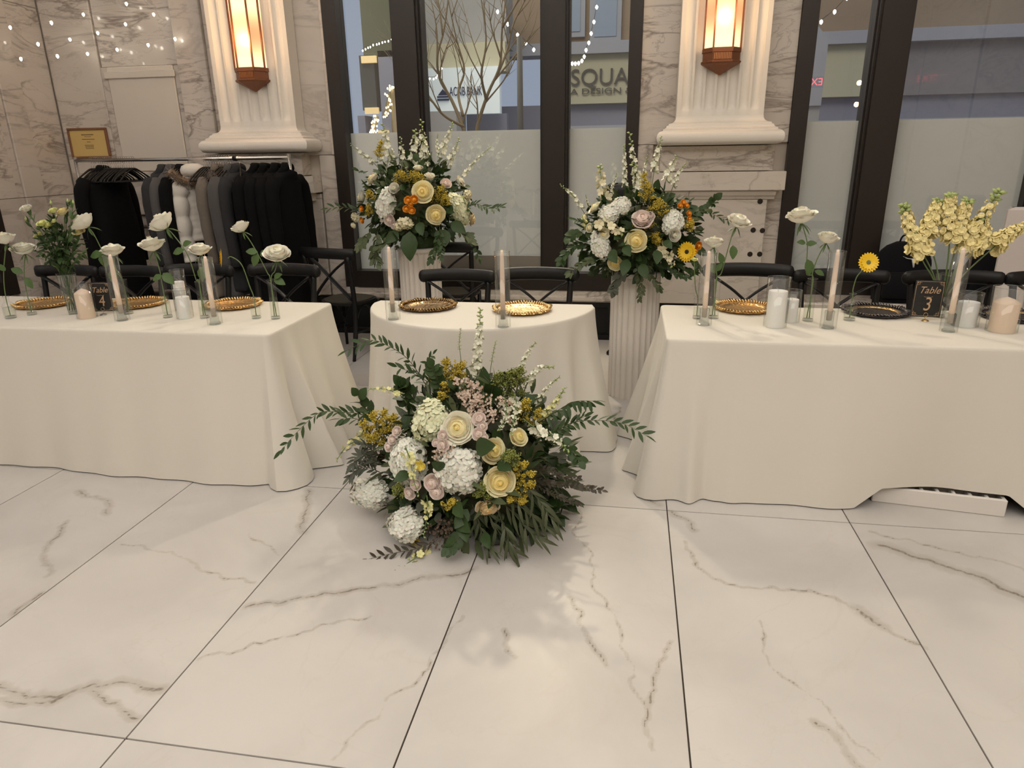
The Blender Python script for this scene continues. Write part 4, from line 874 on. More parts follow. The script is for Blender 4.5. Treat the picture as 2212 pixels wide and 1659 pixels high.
def rose_mesh(kind):
    if kind not in ROSE_M:
        m, sd, op = {'cream': (ROSEC, 1, 1), 'yellow': (ROSEY, 2, 1), 'white': (ROSEW, 3, .6), 'white2': (ROSEW, 8, .85), 'blush': (ROSEP, 4, .95), 'peach': (ROSEPE, 5, 1), 'bud': (ROSEC, 6, .55), 'pinkbud': (ROSEP, 9, .6), 'lisi': (LISI, 7, .8)}[kind]
        ROSE_M[kind] = [t_rose(sd+i*20, op).mesh('bloom', m) for i in range(3)]
    return random.choice(ROSE_M[kind])
def t_floret(n=4, w=.62, cup=.25):
    mb = MB()
    for k in range(n):
        a = 2*PI*k/n; c, s = math.cos(a), math.sin(a); rows = []
        for iv, (v, ww) in enumerate(((.05, .1), (.45, .85), (.85, .8), (1.0, .3))):
            rows.append([(c*v-s*u*ww*w, s*v+c*u*ww*w, cup*(v*v)-.10*u*u+.04*math.sin(v*4+u)) for u in (-1, 0, 1)])
        mb.grid(rows)
    return mb.T()
FLT = t_floret(); FLT5 = t_floret(5, .5, .4); FLTD = MB().tmpl(t_floret(5, .62, .15), Matrix.Identity(4)).tmpl(t_floret(4, .7, .6), Matrix.Translation((0, 0, .12))@Matrix.Rotation(.6, 4, 'Z')@Matrix.Scale(.7, 4)).T()
def scatter_head(tm, n, size, rx, ry, rz, seed, zmin=-.7, core=HYDC, mat_=HYD, jit=.10):
    rg = random.Random(seed); mb = MB(); ga = PI*(3-math.sqrt(5))
    for k in range(n):
        z = zmin+(1-zmin)*(k+.5)/n; r_ = math.sqrt(max(0, 1-z*z)); a = ga*k; d = Vector((r_*math.cos(a), r_*math.sin(a), z))
        lump = 1+.08*math.sin(d.x*5+seed)+.07*math.sin(d.y*6+d.z*4); p = Vector((d.x*rx, d.y*ry, d.z*rz))*lump*rg.uniform(1-jit, 1+jit*.3)
        nn = Vector((d.x/rx, d.y/ry, d.z/rz)).normalized(); nn = (nn+Vector((rg.uniform(-.35, .35) for _ in range(3)))).normalized()
        mb.tmpl(tm, Matrix.Translation(p)@frame_from(nn, rg.uniform(0, 6))@Matrix.Scale(size*rg.uniform(.8, 1.15), 4))
    nf = len(mb.f); cm = MB(); cm.lathe([(0, -.9), (.5, -.75), (.8, -.4), (.88, 0), (.8, .4), (.5, .72), (0, .84)], 16); vs = [(x*rx, y*ry, z*rz) for x, y, z in cm.v]
    me = mb.mesh('florets', mat_); cb = MB(); cb.add(vs, cm.f); return me, cb.mesh('core', core)
HYDS = {}
def hyd_mesh(kind, asp):
    key = (kind, round(asp, 1))
    if key not in HYDS: HYDS[key] = scatter_head(FLT, 150, .24, 1, 1, .8, 3+len(HYDS), mat_=HYD if kind == 'white' else HYDG, core=HYDC if kind != 'white' else HYD)
    return HYDS[key]
def t_leaf(w=.3, fold=.18, curve=.12):     # along +X, unit length
    rows = []
    for u, ww in ((0, .05), (.2, .72), (.45, 1), (.7, .78), (.9, .34), (1, .0)):
        rows.append([(u, y*ww*w*.5*2, abs(y)*fold*ww*w-curve*u*u) for y in (-1, 0, 1)])
    return MB().grid(rows)
LEAFT = {'ruscus': t_leaf(.155), 'round': t_leaf(.42, .1, .2), 'willow': t_leaf(.085, .1, .35), 'big': t_leaf(.32, .25, .25), 'tiny': t_leaf(.30)}
LEAFMESH = {}
def leaf_mesh(kind, m):
    if (kind, m.name) not in LEAFMESH: LEAFMESH[(kind, m.name)] = LEAFT[kind].mesh('leaf', m)
    return LEAFMESH[(kind, m.name)]
def leaf_mat(p, d, nrm, size):
    d = Vector(d).normalized(); n = Vector(nrm); y = n.cross(d); y = y.normalized() if y.length > 1e-5 else d.orthogonal().normalized(); n = d.cross(y)
    R = Matrix((d, y, n)).transposed().to_4x4(); return Matrix.Translation(p)@R@Matrix.Scale(size, 4)
OCT = (np.array([(1,0,0),(-1,0,0),(0,1,0),(0,-1,0),(0,0,1),(0,0,-1)], float), [(0,2,4),(2,1,4),(1,3,4),(3,0,4),(2,0,5),(1,2,5),(3,1,5),(0,3,5)])
def mat_ts(p, s): return Matrix.Translation(p)@Matrix.Scale(s, 4)
def gerbera_mesh(m, cen):
    mb = MB(); t = t_leaf(.24, .05, -.10).T()
    for k in range(22): mb.tmpl(t, Matrix.Rotation(2*PI*k/22, 4, 'Z')@Matrix.Translation((.22, 0, 0)))
    for k in range(16): mb.tmpl(t, Matrix.Rotation(2*PI*(k+.5)/16, 4, 'Z')@Matrix.Translation((.18, 0, .05))@Matrix.Rotation(-.15, 4, 'Y')@Matrix.Scale(.78, 4))
    c = MB().lathe([(0, .12), (.16, .11), (.26, .07), (.30, .02), (.2, -.03), (0, -.06)], 18)
    return mb.mesh('ray_petals', m), c.mesh('disc_centre', cen)

# ================================================================== ARRANGEMENTS
class Arr:
    def __init__(s, name, label, base, c, r, seed, cat='flower arrangement'):
        s.root = thing(name, label, cat, base); s.b = Vector(base); s.c = Vector(c); s.r = Vector(r); s.rg = random.Random(seed); s.nleaf = 0
    def k(s, p): v = Vector(p)-Vector((0, 0, CAMH)); return -(RC.T@np.array(v))[2]/FPX       # metres per photo pixel there
    def hit(s, px, py, push=0.0):
        d = RC@_ray(px, py); d = Vector(d); o = Vector((0, 0, CAMH)); rr_ = s.r*(1+push)
        A = Vector((d.x/rr_.x, d.y/rr_.y, d.z/rr_.z)); Q = o-s.c; Bv = Vector((Q.x/rr_.x, Q.y/rr_.y, Q.z/rr_.z))
        a = A.dot(A); b = 2*A.dot(Bv); c = Bv.dot(Bv)-1; D = b*b-4*a*c
        t = (-b-math.sqrt(D))/(2*a) if D > 0 else -b/(2*a)
        p = o+d*t; n = Vector(((p.x-s.c.x)/s.r.x**2, (p.y-s.c.y)/s.r.y**2, (p.z-s.c.z)/s.r.z**2)).normalized(); return p, n
    def add(s, name, me, Mw, par=None): return put(name, me, Matrix.Translation(-s.b)@Mw, par or s.root)
    def rose(s, px, py, d, kind='cream', face=None, push=.05, name='rose'):
        p, n = s.hit(px, py, push); R_ = d/2*s.k(p)*1.02; n = (n+Vector(face or (0, -.3, .25))).normalized()
        o = s.add(name, rose_mesh(kind), Matrix.Translation(p-n*R_*.6)@frame_from(n, s.rg.uniform(0, 6))@Matrix.Scale(R_/1.08, 4))
        return o
    def hyd(s, px, py, w, h, kind='white', rot=0, push=.06, y=None):
        p, n = s.hit(px, py, push)
        if y: p = P(px, py, y=y); n = Vector((-.5, -.7, .5)).normalized()
        k = s.k(p); rx, rz = w/2*k, h/2*k; n = (n+Vector((0, -.25, .15))).normalized()
        fl_, co = hyd_mesh(kind, w/h); X = Vector((math.cos(rot), 0, -math.sin(rot))); X = (X-n*X.dot(n)).normalized(); Y = n.cross(X)
        R = Matrix((X*rx*.92, Y*rz*.92, n*min(rx, rz)*.9)).transposed().to_4x4(); o = s.add('hydrangea', co, Matrix.Translation(p-n*min(rx, rz)*.35)@R)
        f = put('florets', fl_, Matrix.Identity(4), o); return o
    def path(s, pts, y0, y1):           # pixel path with depth running from y0 (root) to y1 (tip)
        m = len(pts); return bez([P(a, b, y=y0+(y1-y0)*i/(m-1)) for i, (a, b) in enumerate(pts)], 8)
    def spire(s, pts, y0, y1, size, m=DELPH, start=.35, dens=1.0, bud=.25, name='delphinium_spire', stem=STEM, srad=.0028, hang=0, fl=FLT5, spread=1.0, fs=.66):
        q = s.path(pts, y0, y1); k = s.k(q[-1]); sz = size*k/2*1.3; me = MB().tube([p-s.b for p in q], [srad*(1-.6*i/len(q)) for i in range(len(q))], 5)
        o = me.o(name, stem, s.root); L_ = sum((q[i+1]-q[i]).length for i in range(len(q)-1)); n = max(5, int(L_*(1-start)/(sz*.42)*dens)); fm = MB(); bm = MB()
        for j in range(n):
            f = start+(1-start)*j/(n-1); i = min(len(q)-2, int(f*(len(q)-1))); t = f*(len(q)-1)-i; p = q[i].lerp(q[i+1], t); d = (q[i+1]-q[i]).normalized()
            a = j*2.4; sd = d.orthogonal().normalized(); sd.rotate(Quaternion(d, a)); taper = 1-.62*((f-start)/(1-start))
            out = (sd+d*.35+Vector((0, 0, -hang))).normalized(); c = p+(sd*.9+d*.2)*sz*taper*.62*spread*s.rg.uniform(.7, 1.1)+Vector((0, 0, -hang*sz*.4))
            if f < 1-bud*(1-start) : fm.tmpl(fl, Matrix.Translation(c-s.b)@frame_from(out, s.rg.uniform(0, 6))@Matrix.Scale(sz*taper*fs*s.rg.uniform(.8, 1.15), 4))
            else: bm.tmpl(OCT, Matrix.Translation(c-s.b)@frame_from(out)@Matrix.Diagonal((sz*.16, sz*.16, sz*.30, 1)))
            me2 = [p-s.b, c-s.b]; bm.tube(me2, .0011, 3, cap=False)
        if fm.n: fm.o('blossoms', m, o)['kind'] = 'stuff'
        if bm.n: bm.o('buds', BUD, o)['kind'] = 'stuff'
        return o
    def plume(s, pts, y0, y1, w, m=GOLDR, n=160, name='goldenrod_plume', br=11, leafy=True, blob=.0040):
        q = s.path(pts, y0, y1); k = s.k(q[0]); wm = w/2*k; st = MB().tube([p-s.b for p in q], .0022, 4); o = None; fm = MB()
        for b in range(br):
            f = .15+.85*b/br; i = min(len(q)-2, int(f*(len(q)-1))); p = q[i]; d = (q[i+1]-q[i]).normalized(); sd = d.orthogonal().normalized(); sd.rotate(Quaternion(d, b*2.4)); e = p+(sd*.9+d*.55)*wm*(1.15-f)*1.0
            st.tube([p-s.b, (p+e)/2+d*.01-s.b, e-s.b], .001, 3, cap=False)
            for j in range(int(n*2.6/br)):
                t = s.rg.uniform(.3, 1); c = p.lerp(e, t)+Vector((s.rg.gauss(0, 1), s.rg.gauss(0, 1), s.rg.gauss(0, 1)))*wm*.13; fm.tmpl(OCT, Matrix.Translation(c-s.b)@frame_from((s.rg.uniform(-1, 1), s.rg.uniform(-1, 1), 1))@Matrix.Scale(blob*s.rg.uniform(.6, 1.3), 4))
        if leafy:
            for j in range(14):
                i = s.rg.randrange(0, max(1, int(len(q)*.7))); d = (q[i+1]-q[i]).normalized(); sd = d.orthogonal().normalized(); sd.rotate(Quaternion(d, j*2.1)); st.tmpl(LEAFT['willow'].T(), leaf_mat(q[i]-s.b, sd+d*.8, (0, -.5, 1), wm*.9))
        o = st.o(name, DSTEM if m is not GOLDG else LEAF2, s.root); fm.o('tiny_blooms', m, o)['kind'] = 'stuff'
    def wax(s, px, py, w, h, m=WAX, n=150, name='waxflower_cluster'):
        p, n_ = s.hit(px, py, .08); k = s.k(p); st = MB(); fm = MB(); root = p-n_*.10
        for j in range(26):
            e = p+Vector((s.rg.uniform(-1, 1)*w*k/2, s.rg.uniform(-.03, .03), s.rg.uniform(-1, 1)*h*k/2)); st.tube([root-s.b, (root+e)/2+Vector((0, 0, .01))-s.b, e-s.b], .0009, 3, cap=False)
            for i in range(int(n/26)):
                c = e+Vector((s.rg.gauss(0, .009), s.rg.gauss(0, .009), s.rg.gauss(0, .009))); fm.tmpl(FLT5, Matrix.Translation(c-s.b)@frame_from((s.rg.uniform(-1, 1), -1, s.rg.uniform(-.3, 1)))@Matrix.Scale(.0058*s.rg.uniform(.7, 1.2), 4))
        o = st.o(name, WAXB, s.root); fm.o('tiny_blooms', m, o)['kind'] = 'stuff'
    def branch(s, pts, y0, y1, size, n, kind='ruscus', m=LEAF, up=(0, -.5, .6), stem=DSTEM, srad=.0022, droop=0, name='leafy_branch', single=True, ang=.9):
        q = s.path(pts, y0, y1); k = s.k(q[len(q)//2]); sz = size*k; sm = MB().tube([p-s.b for p in q], [srad*(1-.7*i/len(q)) for i in range(len(q))], 5)
        o = None; me = leaf_mesh(kind, m); lm = MB(); mats = []
        for j in range(n):
            f = .06+.94*j/(n-1); i = min(len(q)-2, int(f*(len(q)-1))); p = q[i].lerp(q[i+1], min(1, f*(len(q)-1)-i)); d = (q[i+1]-q[i]).normalized(); sd = d.cross(Vector(up)).normalized()*(1 if j % 2 else -1)
            dr = d+sd*ang*s.rg.uniform(.6, 1.3)+Vector((s.rg.uniform(-.25, .25), s.rg.uniform(-.25, .25), s.rg.uniform(-.2, .3)-droop))
            if j == n-1: dr = d
            mats.append(leaf_mat(p, dr, Vector(up)+Vector((s.rg.uniform(-.5, .5), s.rg.uniform(-.5, .5), s.rg.uniform(-.4, .4))), sz*s.rg.uniform(.75, 1.15)))
        o = sm.o(name, stem, s.root)
        if single and s.nleaf+n < 290:
            s.nleaf += n
            for mm in mats: s.add('leaf', me, mm, o)
        else:
            t = LEAFT[kind].T()
            for mm in mats: lm.tmpl(t, Matrix.Translation(-s.b)@mm)
            lm.o('leaves', m, o)['kind'] = 'stuff'
        return o
    def foliage(s, n, kinds, size=.07, shell=(.65, 1.0), zlo=None, name='filler_foliage', m=LEAF, out=1.0):
        mb = MB()
        for _ in range(n):
            a = s.rg.uniform(0, 2*PI); z = s.rg.uniform(-1, 1); r_ = math.sqrt(1-z*z); d = Vector((r_*math.cos(a), r_*math.sin(a), z)); f = s.rg.uniform(*shell)
            p = Vector((s.c.x+d.x*s.r.x*f, s.c.y+d.y*s.r.y*f, s.c.z+d.z*s.r.z*f))
            if p.z < (zlo if zlo is not None else .01): p.z = (zlo if zlo is not None else .01)+s.rg.uniform(0, .04)
            dr = (d*out+Vector((s.rg.gauss(0, .55), s.rg.gauss(0, .55), s.rg.gauss(0, .45)))).normalized()
            mb.tmpl(LEAFT[s.rg.choice(kinds)].T(), leaf_mat(p-s.b, dr, (s.rg.gauss(0, 1), s.rg.gauss(0, 1), 1), size*s.rg.uniform(.6, 1.3)))
        o = mb.o(name, m, s.root); o['kind'] = 'stuff'; return o
    def bigleaf(s, px, py, dx, dy, L_, m=LEAF, push=.15, kind='big'):
        p, n = s.hit(px, py, push); k = s.k(p); e, _ = s.hit(px+dx, py+dy, push); d = (P(px+dx, py+dy, y=p.y)-P(px, py, y=p.y)); s.add('large_leaf', leaf_mesh(kind, m), leaf_mat(p, d+n*.15, n+Vector((0, -.3, .2)), L_*k))

# ---------------- front floor arrangement
A = Arr('floor_flower_arrangement', 'large mounded flower arrangement on the floor before the half round table', (-.66, 2.80, 0), (-.66, 2.82, .20), (.45, .34, .46), 21)
MB().lathe([(0, 0), (.13, 0), (.15, .02), (.15, .10), (.14, .12), (0, .12)], 24).o('foam_tray', LEAF, A.root)
mb = MB(); mb.lathe([(0, -1), (.6, -.75), (.92, -.3), (1, 0), (.92, .35), (.6, .75), (0, 1)], 20); mb.v = [(x*.34, y*.24+.02, max(.02, z*.34+.22)) for x, y, z in mb.v]; mb.o('foliage_core', DSTEM, A.root)
A.foliage(1200, ['big', 'willow', 'round', 'ruscus'], .085, (.55, .95)); A.foliage(500, ['willow', 'ruscus'], .09, (.75, 1.02), m=LEAF2, name='olive_foliage'); A.foliage(260, ['round', 'tiny'], .05, (.8, 1.0), m=LEAF3, name='grey_green_foliage')
for a in ((924, 904, 88, 96, 'green', .3), (872, 995, 84, 108, 'white', -.3), (987, 1017, 108, 106, 'white', 0), (791, 1063, 112, 66, 'white', .1, 0, 2.66), (869, 1132, 92, 76, 'white', 0, 0, 2.46)): A.hyd(*a)
A.rose(989, 924, 68, 'cream', (0, -.8, .2), .12); A.rose(1066, 973, 52, 'yellow', (.9, -.5, .1)); A.rose(1080, 1041, 62, 'yellow', (.1, -.5, .1), .12); A.rose(1121, 943, 40, 'yellow', (.5, -.2, .5)); A.rose(1053, 1098, 48, 'peach', (.2, -.2, -.5), .02)
for x, y, d in ((1035, 904, 30), (1042, 921, 22), (1034, 938, 30), (1046, 945, 18), (956, 941, 24), (955, 961, 28), (941, 957, 18), (933, 1044, 40), (943, 1064, 34), (883, 1065, 28), (898, 1048, 26), (856, 932, 24), (846, 950, 22), (838, 965, 22)): A.rose(x, y, d, 'blush', (0, -.5, .2), .14, 'spray_rose')
S = A.spire
S([(1034, 862), (1030, 780), (1036, 720), (1037, 667)], 2.95, 2.86, 26, start=.15, dens=1.5)
S([(1000, 850), (996, 780), (992, 745), (995, 709)], 2.98, 2.92, 11, start=.55, bud=1.2, srad=.002, name='larkspur_bud_stem'); S([(1052, 860), (1058, 810), (1064, 770), (1071, 737)], 2.98, 2.92, 11, start=.55, bud=1.2, srad=.002, name='larkspur_bud_stem')
S([(1111, 870), (1125, 800), (1140, 762), (1157, 740)], 2.95, 2.85, 16, start=.3); S([(1120, 880), (1140, 826), (1165, 796), (1196, 793)], 2.9, 2.75, 20, start=.3, dens=1.3, m=SNAP if 0 else DELPH); S([(1140, 900), (1160, 868), (1185, 835), (1209, 814)], 2.9, 2.72, 15, start=.25)
S([(1140, 935), (1170, 900), (1200, 870), (1220, 838)], 2.8, 2.7, 22, start=.1, dens=1.4, m=SNAP); S([(1112, 850), (1116, 880), (1110, 910), (1105, 935)], 2.62, 2.5, 22, start=.1, bud=.1, dens=1.1, hang=.6); S([(1130, 905), (1165, 930), (1200, 945), (1228, 975)], 2.65, 2.52, 26, start=.2, dens=1.3, hang=.3)
S([(1090, 860), (1095, 890), (1085, 915), (1078, 925)], 2.62, 2.5, 20, start=.1, bud=.1, hang=.6)
S([(880, 872), (862, 852), (830, 840), (797, 841)], 2.75, 2.62, 17, m=SNAP, start=.3, name='snapdragon_spike'); S([(790, 925), (770, 950), (745, 968), (727, 995)], 2.75, 2.6, 19, m=SNAP, start=.1, name='snapdragon_spike')
S([(876, 965), (888, 1000), (893, 1035), (905, 1070)], 2.47, 2.42, 26, m=SNAP, start=.1, bud=.4, dens=.9, name='snapdragon_spike'); S([(922, 1070), (925, 1100), (920, 1130), (915, 1160)], 2.45, 2.40, 22, m=SNAP, start=.15, bud=.5, name='snapdragon_spike')
p0 = P(920, 1180, y=2.5).z
S([(925, 1185), (905, 1200), (872, 1222), (842, 1243)], 2.46, 2.28, 26, m=SNAP, start=.05, bud=.5, dens=1.0, name='snapdragon_spike')
for x, y, d in ((899, 1168, 26), (907, 1005, 24)): 
    p, n = A.hit(x, y, .12); A.add('snapdragon_floret', (bpy.data.meshes.get('yellow_floret') or (lambda m_: (setattr(m_, 'name', 'yellow_floret'), m_)[1])(MB().tmpl(FLT5, Matrix.Identity(4)).tmpl(FLT5, Matrix.Translation((.4, .2, .3))@Matrix.Rotation(.6, 4, 'X')).mesh('f', SNAPY))), Matrix.Translation(p)@frame_from(n+Vector((0, -.5, .2)))@Matrix.Scale(d*A.k(p)/2, 4))
Pm = A.plume
Pm([(965, 860), (963, 810), (965, 770)], 2.95, 2.9, 46, n=240); Pm([(985, 860), (988, 815), (996, 780)], 2.92, 2.86, 60, n=300); Pm([(948, 850), (938, 815), (922, 797)], 2.9, 2.84, 36, n=120); Pm([(965, 850), (962, 838), (958, 825)], 2.8, 2.76, 30, n=90); Pm([(960, 860), (952, 850)], 2.75, 2.7, 30, n=80)
for q in ([(835, 950), (815, 915), (800, 888)], [(845, 945), (835, 910), (828, 880)], [(820, 960), (795, 930), (780, 905)], [(855, 940), (850, 915), (849, 893)], [(830, 965), (810, 950), (795, 945)]): Pm(q, 2.72, 2.62, 40, n=130)
Pm([(1120, 920), (1132, 885), (1138, 860)], 2.75, 2.68, 46, n=170); Pm([(1150, 930), (1160, 900), (1165, 880)], 2.75, 2.68, 30, n=90)
for q in ([(1105, 1045), (1130, 1030), (1160, 1020)], [(1110, 1050), (1135, 1050), (1155, 1042)], [(1100, 1030), (1120, 1010), (1140, 1000)], [(1120, 1060), (1130, 1075), (1125, 1088)], [(1100, 1050), (1105, 1070), (1100, 1085)]): Pm(q, 2.55, 2.47, 34, n=130)
Pm([(955, 1100), (970, 1088), (985, 1082)], 2.46, 2.42, 30, n=120); Pm([(868, 1080), (862, 1060), (855, 1050)], 2.5, 2.47, 40, GOLDG, 160)
for q in ([(1085, 870), (1100, 830), (1105, 795)], [(1110, 870), (1120, 825), (1124, 790)], [(1070, 870), (1075, 830), (1080, 805)], [(1045, 1080), (1043, 1062), (1040, 1050)], [(1095, 1010), (1105, 990), (1100, 985)]): Pm(q, 2.85 if q[0][1] < 1000 else 2.5, 2.8 if q[0][1] < 1000 else 2.46, 50, GOLDG, 220)
A.wax(1008, 840, 62, 56); A.wax(1060, 882, 90, 62, n=260); A.wax(962, 975, 52, 30, n=110); A.wax(1020, 870, 50, 40)
A.wax(955, 1150, 50, 60, WAXB, 120, 'dried_berry_sprig'); A.wax(790, 985, 60, 40, WAXB, 100, 'dried_berry_sprig')
Br = A.branch
Br([(925, 840), (900, 800), (875, 770), (840, 748), (800, 735), (750, 757)], 2.92, 2.70, 25, 30); Br([(940, 830), (915, 820), (890, 805), (858, 792)], 2.9, 2.72, 26, 12); Br([(935, 800), (925, 780), (935, 765)], 2.9, 2.84, 22, 7)
Br([(815, 905), (770, 893), (730, 890), (690, 892), (650, 925), (608, 972)], 2.75, 2.45, 26, 30); Br([(800, 925), (770, 905), (735, 905)], 2.7, 2.6, 28, 10); Br([(815, 900), (790, 882), (772, 855)], 2.75, 2.68, 30, 7, 'round')
Br([(1150, 945), (1200, 930), (1240, 912), (1290, 908), (1345, 915), (1394, 940)], 2.7, 2.5, 26, 32); Br([(1160, 915), (1200, 890), (1240, 868), (1285, 866)], 2.75, 2.6, 30, 22, droop=1.2); Br([(1150, 960), (1190, 945), (1230, 918), (1262, 900)], 2.7, 2.6, 24, 16)
Br([(1150, 1030), (1190, 1045), (1240, 1050), (1300, 1060)], 2.62, 2.5, 13, 44, 'tiny', BROWNLEAF); Br([(1150, 1020), (1185, 1015), (1215, 1030), (1250, 1035)], 2.65, 2.55, 12, 26, 'tiny', BROWNLEAF); Br([(1140, 1040), (1180, 1060), (1215, 1075), (1250, 1090)], 2.6, 2.5, 12, 30, 'tiny', BROWNLEAF)
Br([(1180, 940), (1215, 955), (1235, 975), (1252, 997)], 2.6, 2.52, 20, 16, 'round'); Br([(900, 870), (885, 850), (875, 835)], 2.8, 2.75, 28, 9, 'round'); Br([(880, 880), (868, 850), (865, 830)], 2.78, 2.73, 26, 10, 'round'); Br([(955, 850), (945, 820), (935, 795)], 2.8, 2.77, 26, 12, 'round')
Br([(940, 1170), (900, 1185), (850, 1195), (795, 1208)], 2.46, 2.36, 25, 18, 'ruscus', BROWNLEAF); Br([(1000, 1150), (985, 1170), (970, 1185)], 2.44, 2.38, 24, 10, 'round')
for q in ([(1040, 1080), (1060, 1120), (1085, 1160), (1105, 1190)], [(1020, 1090), (1035, 1130), (1045, 1165), (1055, 1180)], [(1090, 1060), (1120, 1090), (1150, 1115), (1180, 1140)], [(1080, 1080), (1110, 1110), (1135, 1140), (1160, 1162)], [(1070, 1090), (1085, 1130), (1095, 1150), (1100, 1175)], [(1120, 1040), (1150, 1065), (1172, 1090), (1190, 1120)]):
    Br(q, 2.52, 2.42, 48, 12, 'willow', WILM, droop=.3, single=False, ang=.5)
for q in ([(820, 1020), (795, 1010), (770, 1015), (755, 1030)], [(820, 1000), (800, 990), (775, 985), (760, 1005)], [(815, 985), (795, 965), (780, 960)]): Br(q, 2.68, 2.6, 24, 22, 'ruscus', LEAF3, single=False)
for a in ((1028, 968, 50, -8, 66), (985, 1110, 50, 20, 60), (1000, 1120, 20, 30, 55), (960, 1010, -25, -25, 40), (1075, 1000, 40, 15, 45), (1010, 1100, -30, 30, 50), (885, 1020, -20, 20, 40), (985, 1085, 30, 15, 50), (1045, 1150, 20, 20, 40)): A.bigleaf(*a)

# ---------------- pedestal arrangements
def ped_arr(label, x, y, h, c, r, seed):
    Q = Arr('pedestal_flower_arrangement', label, (x, y, h), c, r, seed)
    MB().lathe([(0, 0), (.12, 0), (.135, .02), (.14, .09), (.13, .10), (0, .10)], 24).o('foam_bowl', LEAF, Q.root)
    mb = MB(); mb.lathe([(0, -1), (.6, -.75), (.92, -.3), (1, 0), (.92, .35), (.6, .75), (0, 1)], 18); mb.v = [(a*r[0]*.72+c[0]-x, b*r[1]*.72+c[1]-y, d*r[2]*.68+c[2]-h) for a, b, d in mb.v]; mb.o('foliage_core', DSTEM, Q.root)
    Q.foliage(700, ['big', 'willow', 'round', 'ruscus'], .075, (.6, .98), zlo=h); Q.foliage(350, ['tiny', 'ruscus', 'round'], .05, (.7, 1.03), m=LEAF2, zlo=h, name='olive_foliage'); return Q
cL = P(897, 440, y=5.2); A = ped_arr('tall flower arrangement on the left pedestal with orange blooms', qL.x, 5.2, HPL, cL, (.40, .30, .33), 31); S, Pm, Br = A.spire, A.plume, A.branch
for a in ((829, 441, 48, 70, 'white', .2), (995, 450, 46, 76, 'green', -.4)): A.hyd(*a)
for a in ((913, 414, 43, 'yellow', (0, -.9, .1), .12), (942, 464, 40, 'yellow', (0, -.7, 0), .12), (803, 385, 32, 'cream', (-.6, 0, .6)), (779, 427, 30, 'cream', (-.8, 0, 0)), (851, 406, 26, 'white', (0, -.3, .3)), (929, 380, 24, 'white', (0, 0, .8)), (903, 362, 22, 'white', (0, 0, .8)), (995, 391, 28, 'white', (.6, 0, .4)), (965, 396, 24, 'blush', (0, -.4, .4)), (1021, 475, 28, 'peach', (.8, 0, 0)), (840, 476, 26, 'blush', (0, -.6, 0), .1), (852, 487, 20, 'blush', (0, -.6, 0), .1), (1013, 437, 20, 'white', (.6, 0, 0))): A.rose(*a)
orm = t_rose(31, .8).mesh('orange_bloom', ORNG)
for x, y, d in ((883, 433, 17), (896, 431, 18), (879, 451, 15), (891, 454, 16), (888, 440, 12), (784, 451, 13), (785, 475, 14)):
    p, n = A.hit(x, y, .12); A.add('orange_bloom', orm, Matrix.Translation(p)@frame_from(n+Vector((0, -.5, 0)))@Matrix.Scale(d/2*A.k(p), 4))
for q, sz, st in (([(835, 395), (815, 360), (785, 335), (757, 311)], 14, .4), ([(850, 400), (845, 350), (835, 305), (827, 269)], 22, .3), ([(875, 400), (873, 360), (868, 330), (866, 297)], 18, .25), ([(890, 400), (892, 350), (895, 310), (897, 280)], 26, .2), ([(905, 390), (915, 340), (913, 300), (910, 260)], 22, .2), ([(918, 380), (920, 340), (917, 315), (916, 295)], 22, .1),
                  ([(940, 395), (948, 350), (963, 305), (979, 266)], 18, .45), ([(950, 400), (960, 370), (978, 335), (992, 300)], 18, .45), ([(975, 405), (1000, 380), (1030, 345), (1060, 318)], 11, .35), ([(945, 390), (950, 350), (944, 315), (946, 289)], 9, .4), ([(860, 400), (850, 370), (848, 350), (845, 335)], 20, .1), ([(835, 385), (830, 360), (822, 330), (818, 318)], 18, .1)):
    S(q, 5.25, 5.18, sz, start=st, dens=1.2)
for q, w in (([(955, 440), (955, 420), (952, 400)], 40), ([(945, 445), (938, 425), (930, 410)], 36), ([(965, 450), (962, 435), (958, 420)], 30), ([(885, 410), (890, 390), (895, 370)], 50), ([(910, 405), (905, 390), (900, 375)], 40), ([(850, 400), (862, 385), (870, 370)], 40), ([(810, 440), (800, 425), (795, 410)], 30), ([(815, 345), (820, 325), (825, 300)], 26), ([(805, 470), (798, 455), (795, 440)], 26)): Pm(q, 5.0, 4.97, w, n=150)
for x, y, w, h in ((875, 482, 36, 26), (767, 469, 18, 20), (763, 487, 10, 12), (1010, 420, 24, 20), (860, 490, 20, 20)):
    p, n = A.hit(x, y, .08); me, co = scatter_head(FLT5, 26, .4, 1, 1, .8, 5, mat_=STOCKC); k = A.k(p); o = A.add('stock_cluster', co, Matrix.Translation(p)@frame_from(n)@Matrix.Diagonal((w/2*k, h/2*k, h/2*k, 1))@Matrix.Scale(.9, 4)); put('florets', me, Matrix.Identity(4), o)
Br([(800, 465), (770, 455), (740, 447), (709, 450)], 5.1, 4.95, 20, 14); Br([(1000, 460), (1025, 440), (1055, 450), (1082, 448)], 5.1, 4.95, 18, 26); Br([(800, 500), (785, 520), (776, 535)], 5.0, 4.92, 18, 14, 'tiny', LEAF2); Br([(815, 500), (812, 530), (808, 550), (815, 568)], 5.0, 4.9, 18, 24, 'tiny', LEAF2)
